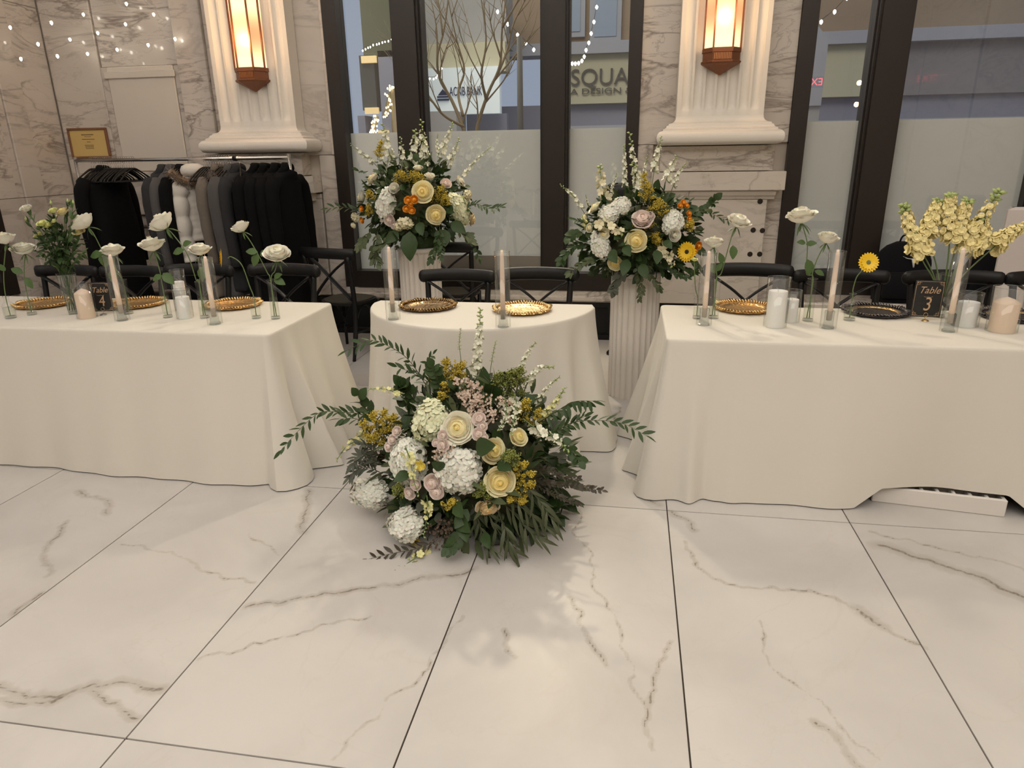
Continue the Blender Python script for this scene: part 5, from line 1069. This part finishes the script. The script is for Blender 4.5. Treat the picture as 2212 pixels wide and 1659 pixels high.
Br([(950, 490), (947, 515), (940, 540), (930, 560)], 4.95, 4.85, 15, 18, 'tiny', LEAF); Br([(945, 500), (955, 530), (950, 560)], 4.95, 4.85, 13, 16, 'tiny'); Br([(985, 500), (1010, 510), (1020, 520)], 5.0, 4.92, 16, 14, 'tiny', LEAF2); Br([(1000, 505), (1025, 530), (1035, 560)], 5.0, 4.9, 14, 10, 'tiny'); Br([(840, 500), (835, 520), (820, 530)], 4.95, 4.9, 18, 12, 'round', LEAF2); Br([(795, 370), (780, 372), (772, 368)], 5.1, 5.05, 12, 5, 'tiny')
for a in ((885, 500, 4, 60, 62), (975, 480, 20, 12, 42), (960, 495, -10, 20, 40), (860, 500, -20, 8, 38), (845, 505, 30, -8, 36), (905, 480, 10, 20, 36)): A.bigleaf(*a)

cR = P(1378, 512, y=4.62); A = ped_arr('tall flower arrangement on the right pedestal with a yellow gerbera', qR.x, 4.62, HPR, cR, (.385, .28, .30), 41); S, Pm, Br = A.spire, A.plume, A.branch
for a in ((1341, 441, 44, 44, 'white', 0), (1315, 458, 50, 42, 'white', 0), (1293, 531, 44, 64, 'white', -.4), (1457, 478, 48, 60, 'white', .2)): A.hyd(*a)
for a in ((1375, 520, 46, 'yellow', (0, -.8, 0), .12), (1329, 569, 32, 'yellow', (0, -.8, -.1), .1), (1283, 448, 30, 'cream', (-.5, 0, .5)), (1458, 508, 30, 'white', (.2, -.6, -.1), .14), (1388, 472, 46, 'blush', (0, -.2, .6)), (1404, 466, 22, 'blush', (0, -.3, .5)), (1262, 470, 24, 'cream', (-.6, 0, .2)), (1490, 490, 22, 'blush', (.6, 0, 0)), (1305, 505, 22, 'cream', (0, -.5, 0)), (1272, 492, 20, 'cream', (-.5, -.3, 0))): A.rose(*a)
gp, gc = gerbera_mesh(GERB, DCEN); p, n = A.hit(1484, 544, .18); k = A.k(p)
o = A.add('gerbera', gp, Matrix.Translation(p)@frame_from(Vector((-.45, -.85, .1)))@Matrix.Scale(21*k/1.15, 4)); put('disc_centre', gc, Matrix.Identity(4), o)
for x, y, d in ((1506, 530, 18), (1500, 540, 14), (1475, 440, 14), (1468, 446, 12), (1482, 446, 12), (1487, 462, 12), (1488, 474, 12)):
    p, n = A.hit(x, y, .12); A.add('orange_bloom', orm, Matrix.Translation(p)@frame_from(n+Vector((0, -.5, 0)))@Matrix.Scale(d/2*A.k(p), 4))
for q, sz, st in (([(1375, 450), (1378, 400), (1368, 340), (1360, 287)], 22, .15), ([(1385, 450), (1380, 420), (1372, 385), (1366, 350)], 26, .05), ([(1352, 450), (1350, 400), (1349, 350), (1348, 313)], 13, .3), ([(1403, 450), (1410, 390), (1418, 340), (1429, 295)], 18, .45), ([(1428, 450), (1436, 400), (1448, 365), (1461, 338)], 20, .4), ([(1440, 440), (1455, 400), (1465, 375), (1483, 351)], 14, .3),
                  ([(1287, 497), (1265, 465), (1240, 425), (1210, 399)], 12, .45), ([(1330, 440), (1322, 410), (1328, 390), (1332, 375)], 9, .2), ([(1274, 450), (1268, 435), (1265, 421)], 7, .2), ([(1390, 455), (1395, 410), (1392, 370), (1400, 335)], 12, .3)):
    S(q, 4.68, 4.6, sz, start=st, dens=1.2)
S([(1309, 445), (1303, 410), (1298, 380), (1296, 357)], 4.66, 4.6, 30, start=.05, dens=1.6, m=STOCKC, name='stock_spike')
S([(1292, 480), (1310, 488), (1330, 495), (1345, 502)], 4.4, 4.34, 34, start=.0, dens=2.0, bud=.02, m=STOCKC, name='stock_spike'); S([(1425, 535), (1438, 545), (1448, 560), (1453, 575)], 4.38, 4.34, 30, start=.0, dens=1.6, bud=.1, m=STOCKC, name='stock_spike')
S([(1285, 500), (1270, 488), (1262, 478), (1258, 468)], 4.5, 4.42, 18, start=.1, m=SNAP, name='snapdragon_spike')
for q, w in (([(1415, 470), (1420, 450), (1425, 430)], 50), ([(1440, 470), (1430, 455), (1415, 440)], 44), ([(1395, 440), (1392, 400), (1391, 370)], 30), ([(1400, 500), (1397, 482), (1392, 470)], 44), ([(1385, 492), (1378, 482), (1370, 474)], 30), ([(1405, 510), (1412, 512), (1418, 505)], 30), ([(1412, 530), (1420, 522), (1424, 515)], 24), ([(1480, 500), (1490, 488), (1496, 478)], 26), ([(1400, 445), (1402, 415), (1398, 395)], 34)): Pm(q, 4.42, 4.38, w, n=150)
Br([(1470, 470), (1490, 462), (1510, 455), (1530, 448), (1545, 432)], 4.6, 4.5, 20, 18, 'round'); Br([(1480, 460), (1488, 440), (1488, 425)], 4.6, 4.55, 18, 6); Br([(1500, 465), (1530, 460), (1555, 470), (1582, 480)], 4.6, 4.45, 17, 16); Br([(1280, 490), (1255, 480), (1238, 474)], 4.5, 4.4, 16, 12); Br([(1270, 530), (1245, 530), (1225, 545), (1212, 562)], 4.5, 4.4, 17, 22, 'tiny', LEAF)
Br([(1290, 560), (1265, 565), (1245, 578), (1232, 590)], 4.45, 4.38, 17, 22, 'tiny', LEAF2); Br([(1350, 570), (1340, 595), (1330, 610), (1326, 628)], 4.42, 4.36, 17, 18, 'round', LEAF3); Br([(1375, 570), (1380, 600), (1385, 625), (1380, 645)], 4.4, 4.36, 13, 24, 'tiny', LEAF2); Br([(1400, 570), (1405, 595), (1420, 615), (1425, 625)], 4.42, 4.38, 13, 22, 'tiny', LEAF2)
Br([(1450, 560), (1480, 580), (1500, 590)], 4.5, 4.42, 14, 24, 'tiny', LEAF); Br([(1470, 540), (1495, 560), (1510, 580)], 4.5, 4.42, 13, 22, 'tiny', LEAF); Br([(1440, 570), (1460, 590), (1485, 600)], 4.45, 4.4, 13, 20, 'tiny'); Br([(1260, 500), (1240, 505), (1230, 515)], 4.5, 4.42, 18, 10, 'round', LEAF)
for a in ((1355, 560, -8, 28, 40), (1385, 570, 14, 20, 38), (1320, 540, 26, 20, 40), (1420, 540, -10, 30, 36), (1350, 530, 20, 20, 36), (1435, 520, 12, 20, 30)): A.bigleaf(*a)

# ================================================================== TABLEWARE
TS = TZ+.0005
def T_(px, py): return P(px, py, z=TS)
def hpx(p, px, py): return P(px, py, y=p.y).z        # height of a pixel above a table point
def charger(px, py, label, m=GOLD, r=.165):
    p = T_(px, py); t = thing('charger_plate', label, 'plate', p, rng.uniform(0, 3), 'hammered charger plates on the tables')
    def wv(i, t, rr_): return 1+(.030*math.sin(t*18)+.012*math.sin(t*41))*max(0, (i-5)/5)
    prof = [(0, .004), (.06, .004), (.095, .004), (.105, .007), (.112, .012), (.120, .013), (.135, .013), (.150, .015), (.158, .017), (r, .015), (r-.004, .009), (.11, .002), (.09, .0), (0, .0)]
    MB().lathe(prof[:10], 96, fn=lambda a, i, q: 1+(.022*math.sin(a*19)+.010*math.sin(a*43))*max(0, (i-5)/4)).o('dish', m, t)
    MB().lathe([(r, .015), (r-.004, .010), (.11, .001), (.0, .0)], 96, fn=lambda a, i, q: 1+(.022*math.sin(a*19)+.010*math.sin(a*43))*(1 if i < 2 else 0)).o('underside', m, t)
    mb = MB()
    for k in range(60): a = 2*PI*k/60; rq = .166+.005*math.sin(a*9); mb.tube([(.138*math.cos(a), .138*math.sin(a), .014), (.150*math.cos(a+.03), .150*math.sin(a+.03), .021), (rq*math.cos(a+.06), rq*math.sin(a+.06), .021+.004*math.sin(a*9))], [.003, .0065, .0035], 6)
    mb.o('ruffled_rim', m, t)
    if m is DREFL: MB().lathe([(.103, .0065), (.106, .009), (.113, .0135), (.120, .0145), (.120, .0125)], 64).o('ring_highlight', GOLD, t, label='inner ring highlight put in as bright gold')  # highlight on the inner ring built as a bright gold band
    return t
DREFL = mat('gold_with_dark_reflection', (.14, .13, .135), .3, 1); bump(DREFL, noise(DREFL, objvec(DREFL), 55, 2), .9, .006)  # gold mirroring dark surroundings: the reflection is put into the base colour
DGOLD = mat('dark_hammered_gold', (.30, .19, .08), .24, 1); bump(DGOLD, noise(DGOLD, objvec(DGOLD), 55, 2), .9, .006)
for a in ((98, 659, 'gold hammered charger plate left of the lisianthus vase'), (297, 659, 'gold hammered charger plate behind the leftmost taper candle'), (505, 661, 'gold hammered charger plate at the right end of the left table'),
          (925, 664, 'dark gold charger plate on the left half of the half round table', DGOLD), (1128, 671, 'bright gold charger plate on the right half of the half round table'), (1607, 668, 'copper gold charger plate left of the tall white pillar candle'),
          (1890, 676, 'gold charger plate, dark reflection and ring highlight put in its colour, left of the table 3 sign', DREFL), (2190, 686, 'gold charger plate, dark reflection put in its colour, behind the pink pillar at the right edge', DREFL)): charger(*a)
def taper(px, py, tip, label, cx=None):
    p = T_(px, py); h = hpx(p, cx or px, tip)-TS; t = thing('candle_holder', 'clear glass candlestick of the '+label, 'candle holder', p)
    MB().lathe([(0, 0), (.030, 0), (.030, .006), (.024, .010), (.022, .05), (.024, .085), (.019, .088), (.0135, .088), (.0135, .04), (0, .04)], 8).o('holder_body', THICK, t, smooth=False)
    c = thing('taper_candle', label, 'candle', (p.x, p.y, TS+.041)); hh = h-.041
    MB().lathe([(0, 0), (.0125, 0), (.0128, hh*.3), (.0115, hh*.7), (.0095, hh*.93), (.006, hh*.985), (0, hh-.004)], 16).o('wax', CANDP, c); MB().tube([(0, 0, hh-.005), (.001, 0, hh+.004)], .001, 5).o('wick', WICK, c)
    g = thing('glass_chimney', 'clear glass cylinder around the '+label, 'glass', p); H_ = h-.012
    MB().lathe([(.0385, 0), (.0385, H_), (.0365, H_), (.0365, 0)], 32).o('cylinder_wall', GLASS, g)
    MB().lathe([(.0362, H_-.001), (.0388, H_-.001), (.0388, H_+.0015), (.0362, H_+.0015), (.0362, H_-.001)], 32).o('rim', THICK, g)
for a in ((265, 692, 548, 'blush taper candle right of the table 4 sign'), (465, 700, 552, 'blush taper candle left of the left gerbera'), (850, 690, 531, 'blush taper candle left of the middle dark plate'),
          (1087, 706, 538, 'blush taper candle before the bright gold plate'), (1520, 702, 540, 'blush taper candle at the left end of the right table'), (1788, 709, 537, 'blush taper candle left of the right gerbera'), (2048, 716, 533, 'blush taper candle before the yellow stock bouquet')): taper(*a)
def pillar(px, py, top, r, m, label, gtop=None, gr=None, pointed=False):
    p = T_(px, py); p = Vector((p.x, p.y+r, TS)); h = hpx(p, px, top)-TS; c = thing('pillar_candle', label, 'candle', p)
    pr = [(0, 0), (r*.97, 0), (r, .004), (r, h-.03), (r*.96, h-.024), (r*.5, h-.010), (0, h)] if pointed else [(0, 0), (r*.97, 0), (r, .003), (r, h-.004), (r*.97, h), (r*.7, h-.003), (0, h-.005)]
    MB().lathe(pr, 32).o('wax', m, c, sharp=50); MB().tube(bez([(0, 0, h-.006), (-.003, 0, h+.008), (-.010, 0, h+.016)], 4), .0010, 5).o('wick', WICK, c)
    if gtop:
        H_ = hpx(p, px, gtop)-TS; g = thing('candle_glass', 'clear glass cylinder around the '+label, 'glass', p)
        MB().lathe([(gr, 0), (gr, H_), (gr-.002, H_), (gr-.002, .0)], 36).o('cylinder_wall', GLASS, g); MB().lathe([(gr-.0022, H_-.001), (gr+.0004, H_-.001), (gr+.0004, H_+.0015), (gr-.0022, H_+.0015), (gr-.0022, H_-.001)], 36).o('rim', THICK, g)
pillar(177, 690, 623, .042, CANDP, 'pointed pink pillar candle left of the table 4 sign', 612, .052, True)
pillar(392, 690, 641, .036, CANDW, 'short white pillar candle in front on the left table', 625, .045)
p_ = T_(388, 676); pillar(388, 672, 608, .031, CANDW, 'taller white pillar candle behind the short one', 583, .042)
pillar(1677, 710, 628, .045, CANDW, 'tall white pillar candle left of the rose vase', 599, .055); pillar(1709, 698, 646, .033, CANDW, 'small white pillar candle beside the tall white one', 627, .045)
pillar(2093, 709, 652, .047, CANDW, 'white pillar candle right of the stock bouquet', 632, .058); pillar(2175, 722, 641, .056, CANDP, 'wide pointed pink pillar candle at the right edge', 620, .066, True)
def vase(px, py, top, label, kind='bud', r=.024):
    p = T_(px, py); p = Vector((p.x, p.y+r, TS)); h = hpx(p, px, top)-TS; v = thing('bud_vase' if kind == 'bud' else ('glass_bottle' if kind == 'bottle' else 'glass_vase'), label, 'vase', p)
    if kind == 'bud': pr = [(r, 0), (r*1.02, .006), (r*.95, h*.35), (r*.82, h*.7), (r*.95, h)]; wl = .55
    elif kind == 'bottle': pr = [(r*.9, 0), (r, .006), (r, h*.55), (r*.85, h*.66), (r*.42, h*.76), (r*.42, h*.93), (r*.55, h*.95), (r*.55, h)]; wl = .5
    else: pr = [(r*.62, 0), (r*.64, .006), (r, h)]; wl = .5
    n = 28 if kind != 'vase' else 4; MB().lathe(pr, n).o('vase_wall', GLASS if kind != 'vase' else THICK, v, sharp=40); MB().lathe([(0, .001), (pr[0][0]*.97, .001), (pr[0][0]*.97, .013), (0, .014)], n).o('thick_foot', THICK, v, sharp=40)
    rr_ = pr[-1][0]; MB().lathe([(rr_-.002, h-.001), (rr_+.0008, h-.001), (rr_+.0008, h+.001), (rr_-.002, h+.001), (rr_-.002, h-.001)], n).o('rim', THICK, v)
    wpr = [(0, .015)]+[(max(.003, np.interp(h*wl*q, [z for _, z in pr], [x for x, _ in pr])-.0025), .015+(h*wl-.015)*q) for q in (0, .5, 1)]+[(0, h*wl)]; MB().lathe(wpr, n).o('water', WATER, v)
    return p, h
LEAFB = leafm('rose_leaf', (.06, .11, .03), (.09, .15, .05))
def cut(kind, head, vp, vh, mids, label, d=50, tilt=(0, -.15, 1), leaves=(), name='cut_rose', cat='flower', base=(0, 0)):
    y = vp.y; b = Vector((vp.x+base[0], vp.y+base[1], TS+.017)); rim = Vector((vp.x+base[0]*-.4, vp.y, TS+vh)); hp = P(*head, y=y-.01); t = thing(name, label, cat, b)
    nr = Vector(tilt).normalized(); k = P(*head, y=y); kk = -(RC.T@np.array(k-Vector((0, 0, CAMH))))[2]/FPX; R_ = d*kk/2
    neck = hp-nr*R_*.62; q = bez([b, rim]+[P(a, c, y=y) for a, c in mids]+[neck], 8); MB().tube([v-b for v in q], .0026, 6).o('stem', STEM, t)
    if kind == 'gerbera':
        g1, g2 = GERM; o = put('bloom', g1, Matrix.Translation(hp-b)@frame_from(nr)@Matrix.Scale(R_/1.15, 4), t); put('disc_centre', g2, Matrix.Identity(4), o)
    else:
        put('bloom', rose_mesh(kind), Matrix.Translation(neck-b)@frame_from(nr, random.uniform(0, 6))@Matrix.Diagonal((R_/1.05, R_/1.05, R_/.98, 1)), t)
        mb = MB()
        for j in range(5):
            a = j*1.257; mb.tmpl(LEAFT['willow'].T(), Matrix.Translation(neck-b)@frame_from(nr)@Matrix.Rotation(a, 4, 'Z')@Matrix.Rotation(.5, 4, 'Y')@Matrix.Scale(R_*1.0, 4))
        mb.tube([neck-b-nr*.006, neck-b+nr*R_*.12], [.004, R_*.22], 8); mb.o('sepals', LEAFB, t)
    for (a, c, dx, dy, L_) in leaves:
        s_ = P(a, c, y=y); e = P(a+dx, c+dy, y=y-.02); put('leaf', leaf_mesh('big', LEAFB), Matrix.Translation(-b)@leaf_mat(s_, e-s_, (.2, -.8, .5), L_*kk), t)
    return t
GERM = gerbera_mesh(GERB, GCEN)
# left table
v1 = vase(14, 690, 640, 'small square bottle at the left edge of the left table', 'bottle', .03); v2 = vase(62, 682, 628, 'small bud vase left of the lisianthus vase')
cut('white', (8, 514), *v1, [(8, 590)], 'white rose at the left edge of the photo', 44, leaves=((12, 585, -12, -10, 20),)); cut('white2', (50, 535), *v2, [(52, 590)], 'white rose left of the lisianthus bouquet', 46, (.1, -.2, 1), ((50, 590, -25, -10, 26), (56, 600, 14, 26, 26)))
v3 = vase(272, 680, 604, 'bud vase behind the leftmost taper candle'); cut('white2', (242, 538), *v3, [(250, 580)], 'white rose above the leftmost taper candle', 48, (0, -.1, 1), ((247, 580, -8, 45, 36),), base=(-.006, 0))
cut('white', (178, 478), *v3, [(238, 575), (205, 510)], 'large white rose leaning left over the lisianthus bouquet', 52, (-.55, -.2, .8), ((222, 548, -36, 4, 32), (222, 545, 5, 38, 34)), base=(.006, 0))
v4 = vase(357, 688, 602, 'bud vase left of the white votives'); cut('white2', (326, 526), *v4, [(345, 585), (335, 550)], 'low white rose left of the tall leaning rose', 54, (-.1, -.15, 1), ((350, 595, -20, 8, 24), (352, 590, 18, 18, 34)))
v5 = vase(437, 689, 608, 'bud vase between the white votives and the taper candle'); cut('white', (347, 479), *v5, [(424, 605), (405, 550), (375, 508)], 'tall white rose leaning left over the middle of the left table', 58, (-.55, -.15, .8), ((398, 540, -32, 6, 28), (395, 530, 20, -12, 24)), base=(.006, 0))
cut('white2', (431, 537), *v5, [(440, 590)], 'white rose above the middle taper candle of the left table', 46, (.05, -.15, 1), ((440, 575, -8, 34, 34),), base=(-.006, 0))
v6 = vase(549, 690, 642, 'small glass bottle holding the yellow gerbera on the left table', 'bottle', .026); cut('gerbera', (479, 557), *v6, [(540, 620), (522, 572), (500, 555)], 'yellow gerbera turned away on a curved stem, left table', 40, (-.85, -.5, .1), name='cut_gerbera')
v7 = vase(591, 691, 604, 'bud vase at the right end of the left table'); cut('white', (518, 489), *v7, [(578, 590), (560, 555), (540, 520)], 'tall white rose near the right end of the left table', 42, (-.4, -.1, .9), ((557, 545, -26, -4, 26), (557, 548, -12, 26, 30), (562, 552, 18, -14, 24)), base=(.006, 0))
cut('white2', (598, 546), *v7, [(594, 585)], 'large white rose at the right end of the left table', 56, (.2, -.4, .9), ((592, 600, 22, -14, 22), (592, 602, 30, 14, 28)), base=(-.006, 0))
# right table
v8 = vase(1505, 690, 645, 'small bud vase at the left end of the right table', 'bud', .02); v9 = vase(1542, 690, 606, 'tall bud vase left of the copper charger plate', 'bud', .026)
cut('white', (1543, 522), *v9, [(1545, 570)], 'low white rose at the left end of the right table', 42, (0, -.15, 1), ((1545, 590, -12, -22, 26), (1545, 585, 14, -14, 22)), base=(-.006, 0)); cut('white2', (1597, 476), *v9, [(1558, 590), (1572, 540), (1584, 500)], 'tall white rose over the bolted marble dado', 50, (.25, -.3, .9), ((1583, 530, 2, 22, 30), (1560, 570, -4, -28, 26)), base=(.006, 0))
cut('lisi', (1500, 560), *v8, [(1502, 620)], 'small green bud on a thin stem beside the right pedestal', 14, name='cut_flower')
v10 = vase(1747, 696, 602, 'bud vase holding two white roses on the right table', 'bud', .025); cut('white2', (1731, 463), *v10, [(1742, 590), (1744, 530), (1736, 495)], 'tall white rose with leaves on the right table', 62, (-.15, -.1, 1), ((1740, 525, -18, -4, 20), (1741, 528, 18, -4, 22), (1744, 560, 8, 34, 36)), base=(-.006, 0))
cut('white', (1789, 512), *v10, [(1755, 590), (1765, 560), (1778, 535)], 'smaller white rose right of the tall one on the right table', 46, (.15, -.2, 1), ((1760, 585, 22, 8, 22),), base=(.006, 0))
v11 = vase(1838, 695, 634, 'frosted glass bottle holding the yellow gerbera on the right table', 'bottle', .03); cut('gerbera', (1876, 567), *v11, [(1842, 628), (1850, 600), (1864, 582)], 'yellow gerbera with green centre on the right table', 42, (.05, -.95, .25), name='cut_gerbera')
# table signs
def sign(px, py, w, h, num, label, rz):
    p = T_(px, py); t = thing('table_sign', label, 'sign', p, rz); BK = bpy.data.materials.get('black_card') or mat('black_card', (.012, .012, .012), .5); GI = bpy.data.materials.get('gold_ink') or mat('gold_ink', (.62, .42, .25), .4, .3)
    z0 = .018
    MB().bbox((-w/2, -.003, z0), (w/2, .0, z0+h), .001).o('card', BK, t, smooth=False)
    mb = MB()
    def ln(a, b, r=.0008): mb.tube([(a[0], -.0034, a[1]), (b[0], -.0034, b[1])], r, 4)
    e = .006; c = .016; X0, X1, Z0, Z1 = -w/2+e, w/2-e, z0+e, z0+h-e
    poly = [(X0+c, Z0), (X1-c, Z0), (X1-.004, Z0+.004), (X1, Z0+c), (X1, Z1-c), (X1-.004, Z1-.004), (X1-c, Z1), (X0+c, Z1), (X0+.004, Z1-.004), (X0, Z1-c), (X0, Z0+c), (X0+.004, Z0+.004)]
    for i in range(12): ln(poly[i], poly[(i+1) % 12])
    for sx, sz in ((X0, Z0), (X1, Z0), (X0, Z1), (X1, Z1)):
        dx = 1 if sx < 0 else -1; dz = 1 if sz == Z0 else -1
        for a, b in (((0, 0), (.5, .12)), ((0, 0), (.12, .5)), ((.12, .12), (.3, .3)), ((.3, .05), (.35, .3)), ((.05, .3), (.3, .35))): ln((sx+dx*a[0]*w*.35, sz+dz*a[1]*w*.35), (sx+dx*b[0]*w*.35, sz+dz*b[1]*w*.35), .0007)
    mb.o('gold_border', GI, t)
    text('lettering', 'Table', h*.26, GI, t, (0, -.0038, z0+h*.73), (PI/2, 0, 0), .0004, .35, sx=.9); text('table_number', num, h*.52, GI, t, (0, -.0038, z0+h*.34), (PI/2, 0, 0), .0004, .12, sx=.8)
    MB().tube(bez([(-.02, -.0034, z0+h*.56), (-.008, -.0034, z0+h*.545), (0, -.0034, z0+h*.56), (.008, -.0034, z0+h*.545), (.02, -.0034, z0+h*.56)], 4), .0007, 4).o('flourish', GI, t)
    WR = GREYM if num == '4' else GOLD
    MB().lathe([(0, 0), (.018, 0), (.018, .003), (.012, .006), (0, .007)], 20).o('stand_base', WR, t).location = (0, -.014, 0)
    MB().tube([(0, -.014, .005), (0, -.014, .022)]+[(.0095*math.sin(a), -.010 if a < 5.5 else -.008, .0315-.0095*math.cos(a)) for a in np.linspace(0, 2*PI, 17)], .0011, 5).o('wire_ring', WR, t)
    MB().tube([(0, -.014, .006), (0, .004, .02), (0, .004, .04)], .0011, 5).o('back_wire', WR, t)
sign(226, 679, .115, .165, '4', 'black and gold Table 4 sign beside the pink pillar candle', .25); sign(1996, 692, .135, .185, '3', 'black and gold Table 3 sign left of the stock bouquet', -.08)
# lisianthus bouquet
vv, vh = vase(142, 683, 592, 'square clear vase holding the lisianthus bouquet', 'vase', .065)
L_ = Arr('lisianthus_bouquet', 'green bouquet of lisianthus with pale yellow blooms in a square vase', (vv.x, vv.y, TS+.016), (vv.x, vv.y, P(140, 530, y=vv.y).z), (.13, .09, .14), 51, 'bouquet')
rimc = Vector((vv.x, vv.y, TS+vh))
for hx, hy, d, kd in ((60, 456, 24, 'white'), (93, 487, 20, 'lisi'), (106, 491, 20, 'lisi'), (140, 463, 26, 'yellow'), (117, 459, 18, 'lisi'), (86, 513, 20, 'lisi'), (120, 480, 14, 'lisi'), (172, 505, 22, 'yellow'), (146, 434, 8, 'b'), (158, 437, 8, 'b'), (110, 438, 9, 'b'), (56, 473, 9, 'b'), (100, 530, 0, ''), (150, 500, 0, ''), (165, 530, 0, ''), (125, 510, 0, ''), (185, 540, 0, ''), (135, 540, 0, ''), (75, 540, 0, '')):
    y = vv.y+rr.uniform(-.05, .05); e = P(hx, hy, y=y); q = bez([Vector((vv.x+rr.uniform(-.02, .02), vv.y+rr.uniform(-.02, .02), TS+.02)), rimc+Vector((rr.uniform(-.03, .03), rr.uniform(-.03, .03), 0)), (rimc+e)/2+Vector((0, 0, .01)), e], 6)
    st = MB().tube([v-L_.b for v in q], .0016, 5)
    for j in range(16):
        i = rr.randrange(7, len(q)-1) if d else rr.randrange(6, len(q)); i = min(i, len(q)-2); st.tmpl(LEAFT['ruscus'].T(), Matrix.Translation(-L_.b)@leaf_mat(q[i], (q[i+1]-q[i]).normalized()+Vector((rr.gauss(0, .5), rr.gauss(0, .5), .1)), (rr.gauss(0, 1), -1, .5), rr.uniform(.03, .055)))
    o = st.o('leafy_stem', LEAFB if rr.random() < .4 else LEAF, L_.root); kk = L_.k(e)
    if kd == 'b': MB().tmpl(OCT, Matrix.Diagonal((d*kk*.4, d*kk*.4, d*kk*.8, 1))).o('bud', BUD, L_.root, loc=e-L_.b)
    elif kd: L_.add('bloom', rose_mesh(kd), Matrix.Translation(e)@frame_from((rr.uniform(-.4, .2), -.4, .8))@Matrix.Scale(d*kk/2, 4))
L_.foliage(260, ['ruscus', 'big', 'ruscus'], .04, (.2, .95), name='bouquet_foliage', m=LEAF)
# stock bouquet
vv, vh = vase(2036, 690, 592, 'clear vase holding the yellow stock bouquet behind the taper candle', 'vase', .05)
K_ = Arr('stock_bouquet', 'bouquet of pale yellow stock in a clear vase on the right table', (vv.x, vv.y, TS+.016), (vv.x, vv.y, P(2060, 500, y=vv.y).z), (.25, .1, .12), 61, 'bouquet'); y = vv.y
for q, sz, st in (([(2030, 640), (2015, 590), (1990, 540), (1965, 490), (1953, 442)], 46, .42), ([(2034, 640), (2022, 570), (2005, 510), (2018, 460), (2028, 432)], 44, .48), ([(2036, 640), (2048, 560), (2052, 500), (2052, 440), (2054, 420)], 44, .42), ([(2038, 640), (2055, 570), (2072, 510), (2080, 460), (2092, 432)], 46, .42),
                  ([(2040, 640), (2068, 580), (2090, 530), (2115, 480), (2160, 412)], 50, .40), ([(2044, 640), (2085, 590), (2140, 540), (2180, 505), (2225, 485)], 46, .52), ([(2034, 640), (2015, 600), (1992, 560), (1985, 520), (1975, 500)], 56, .62), ([(2040, 640), (2070, 570), (2100, 540), (2125, 510), (2120, 470)], 52, .5)):
    K_.spire(q, y, y+rr.uniform(-.06, .03), sz, m=STOCK, start=st, dens=5.5, bud=.15, name='stock_spike', srad=.0045, fs=.40, spread=1.1, fl=FLTD)
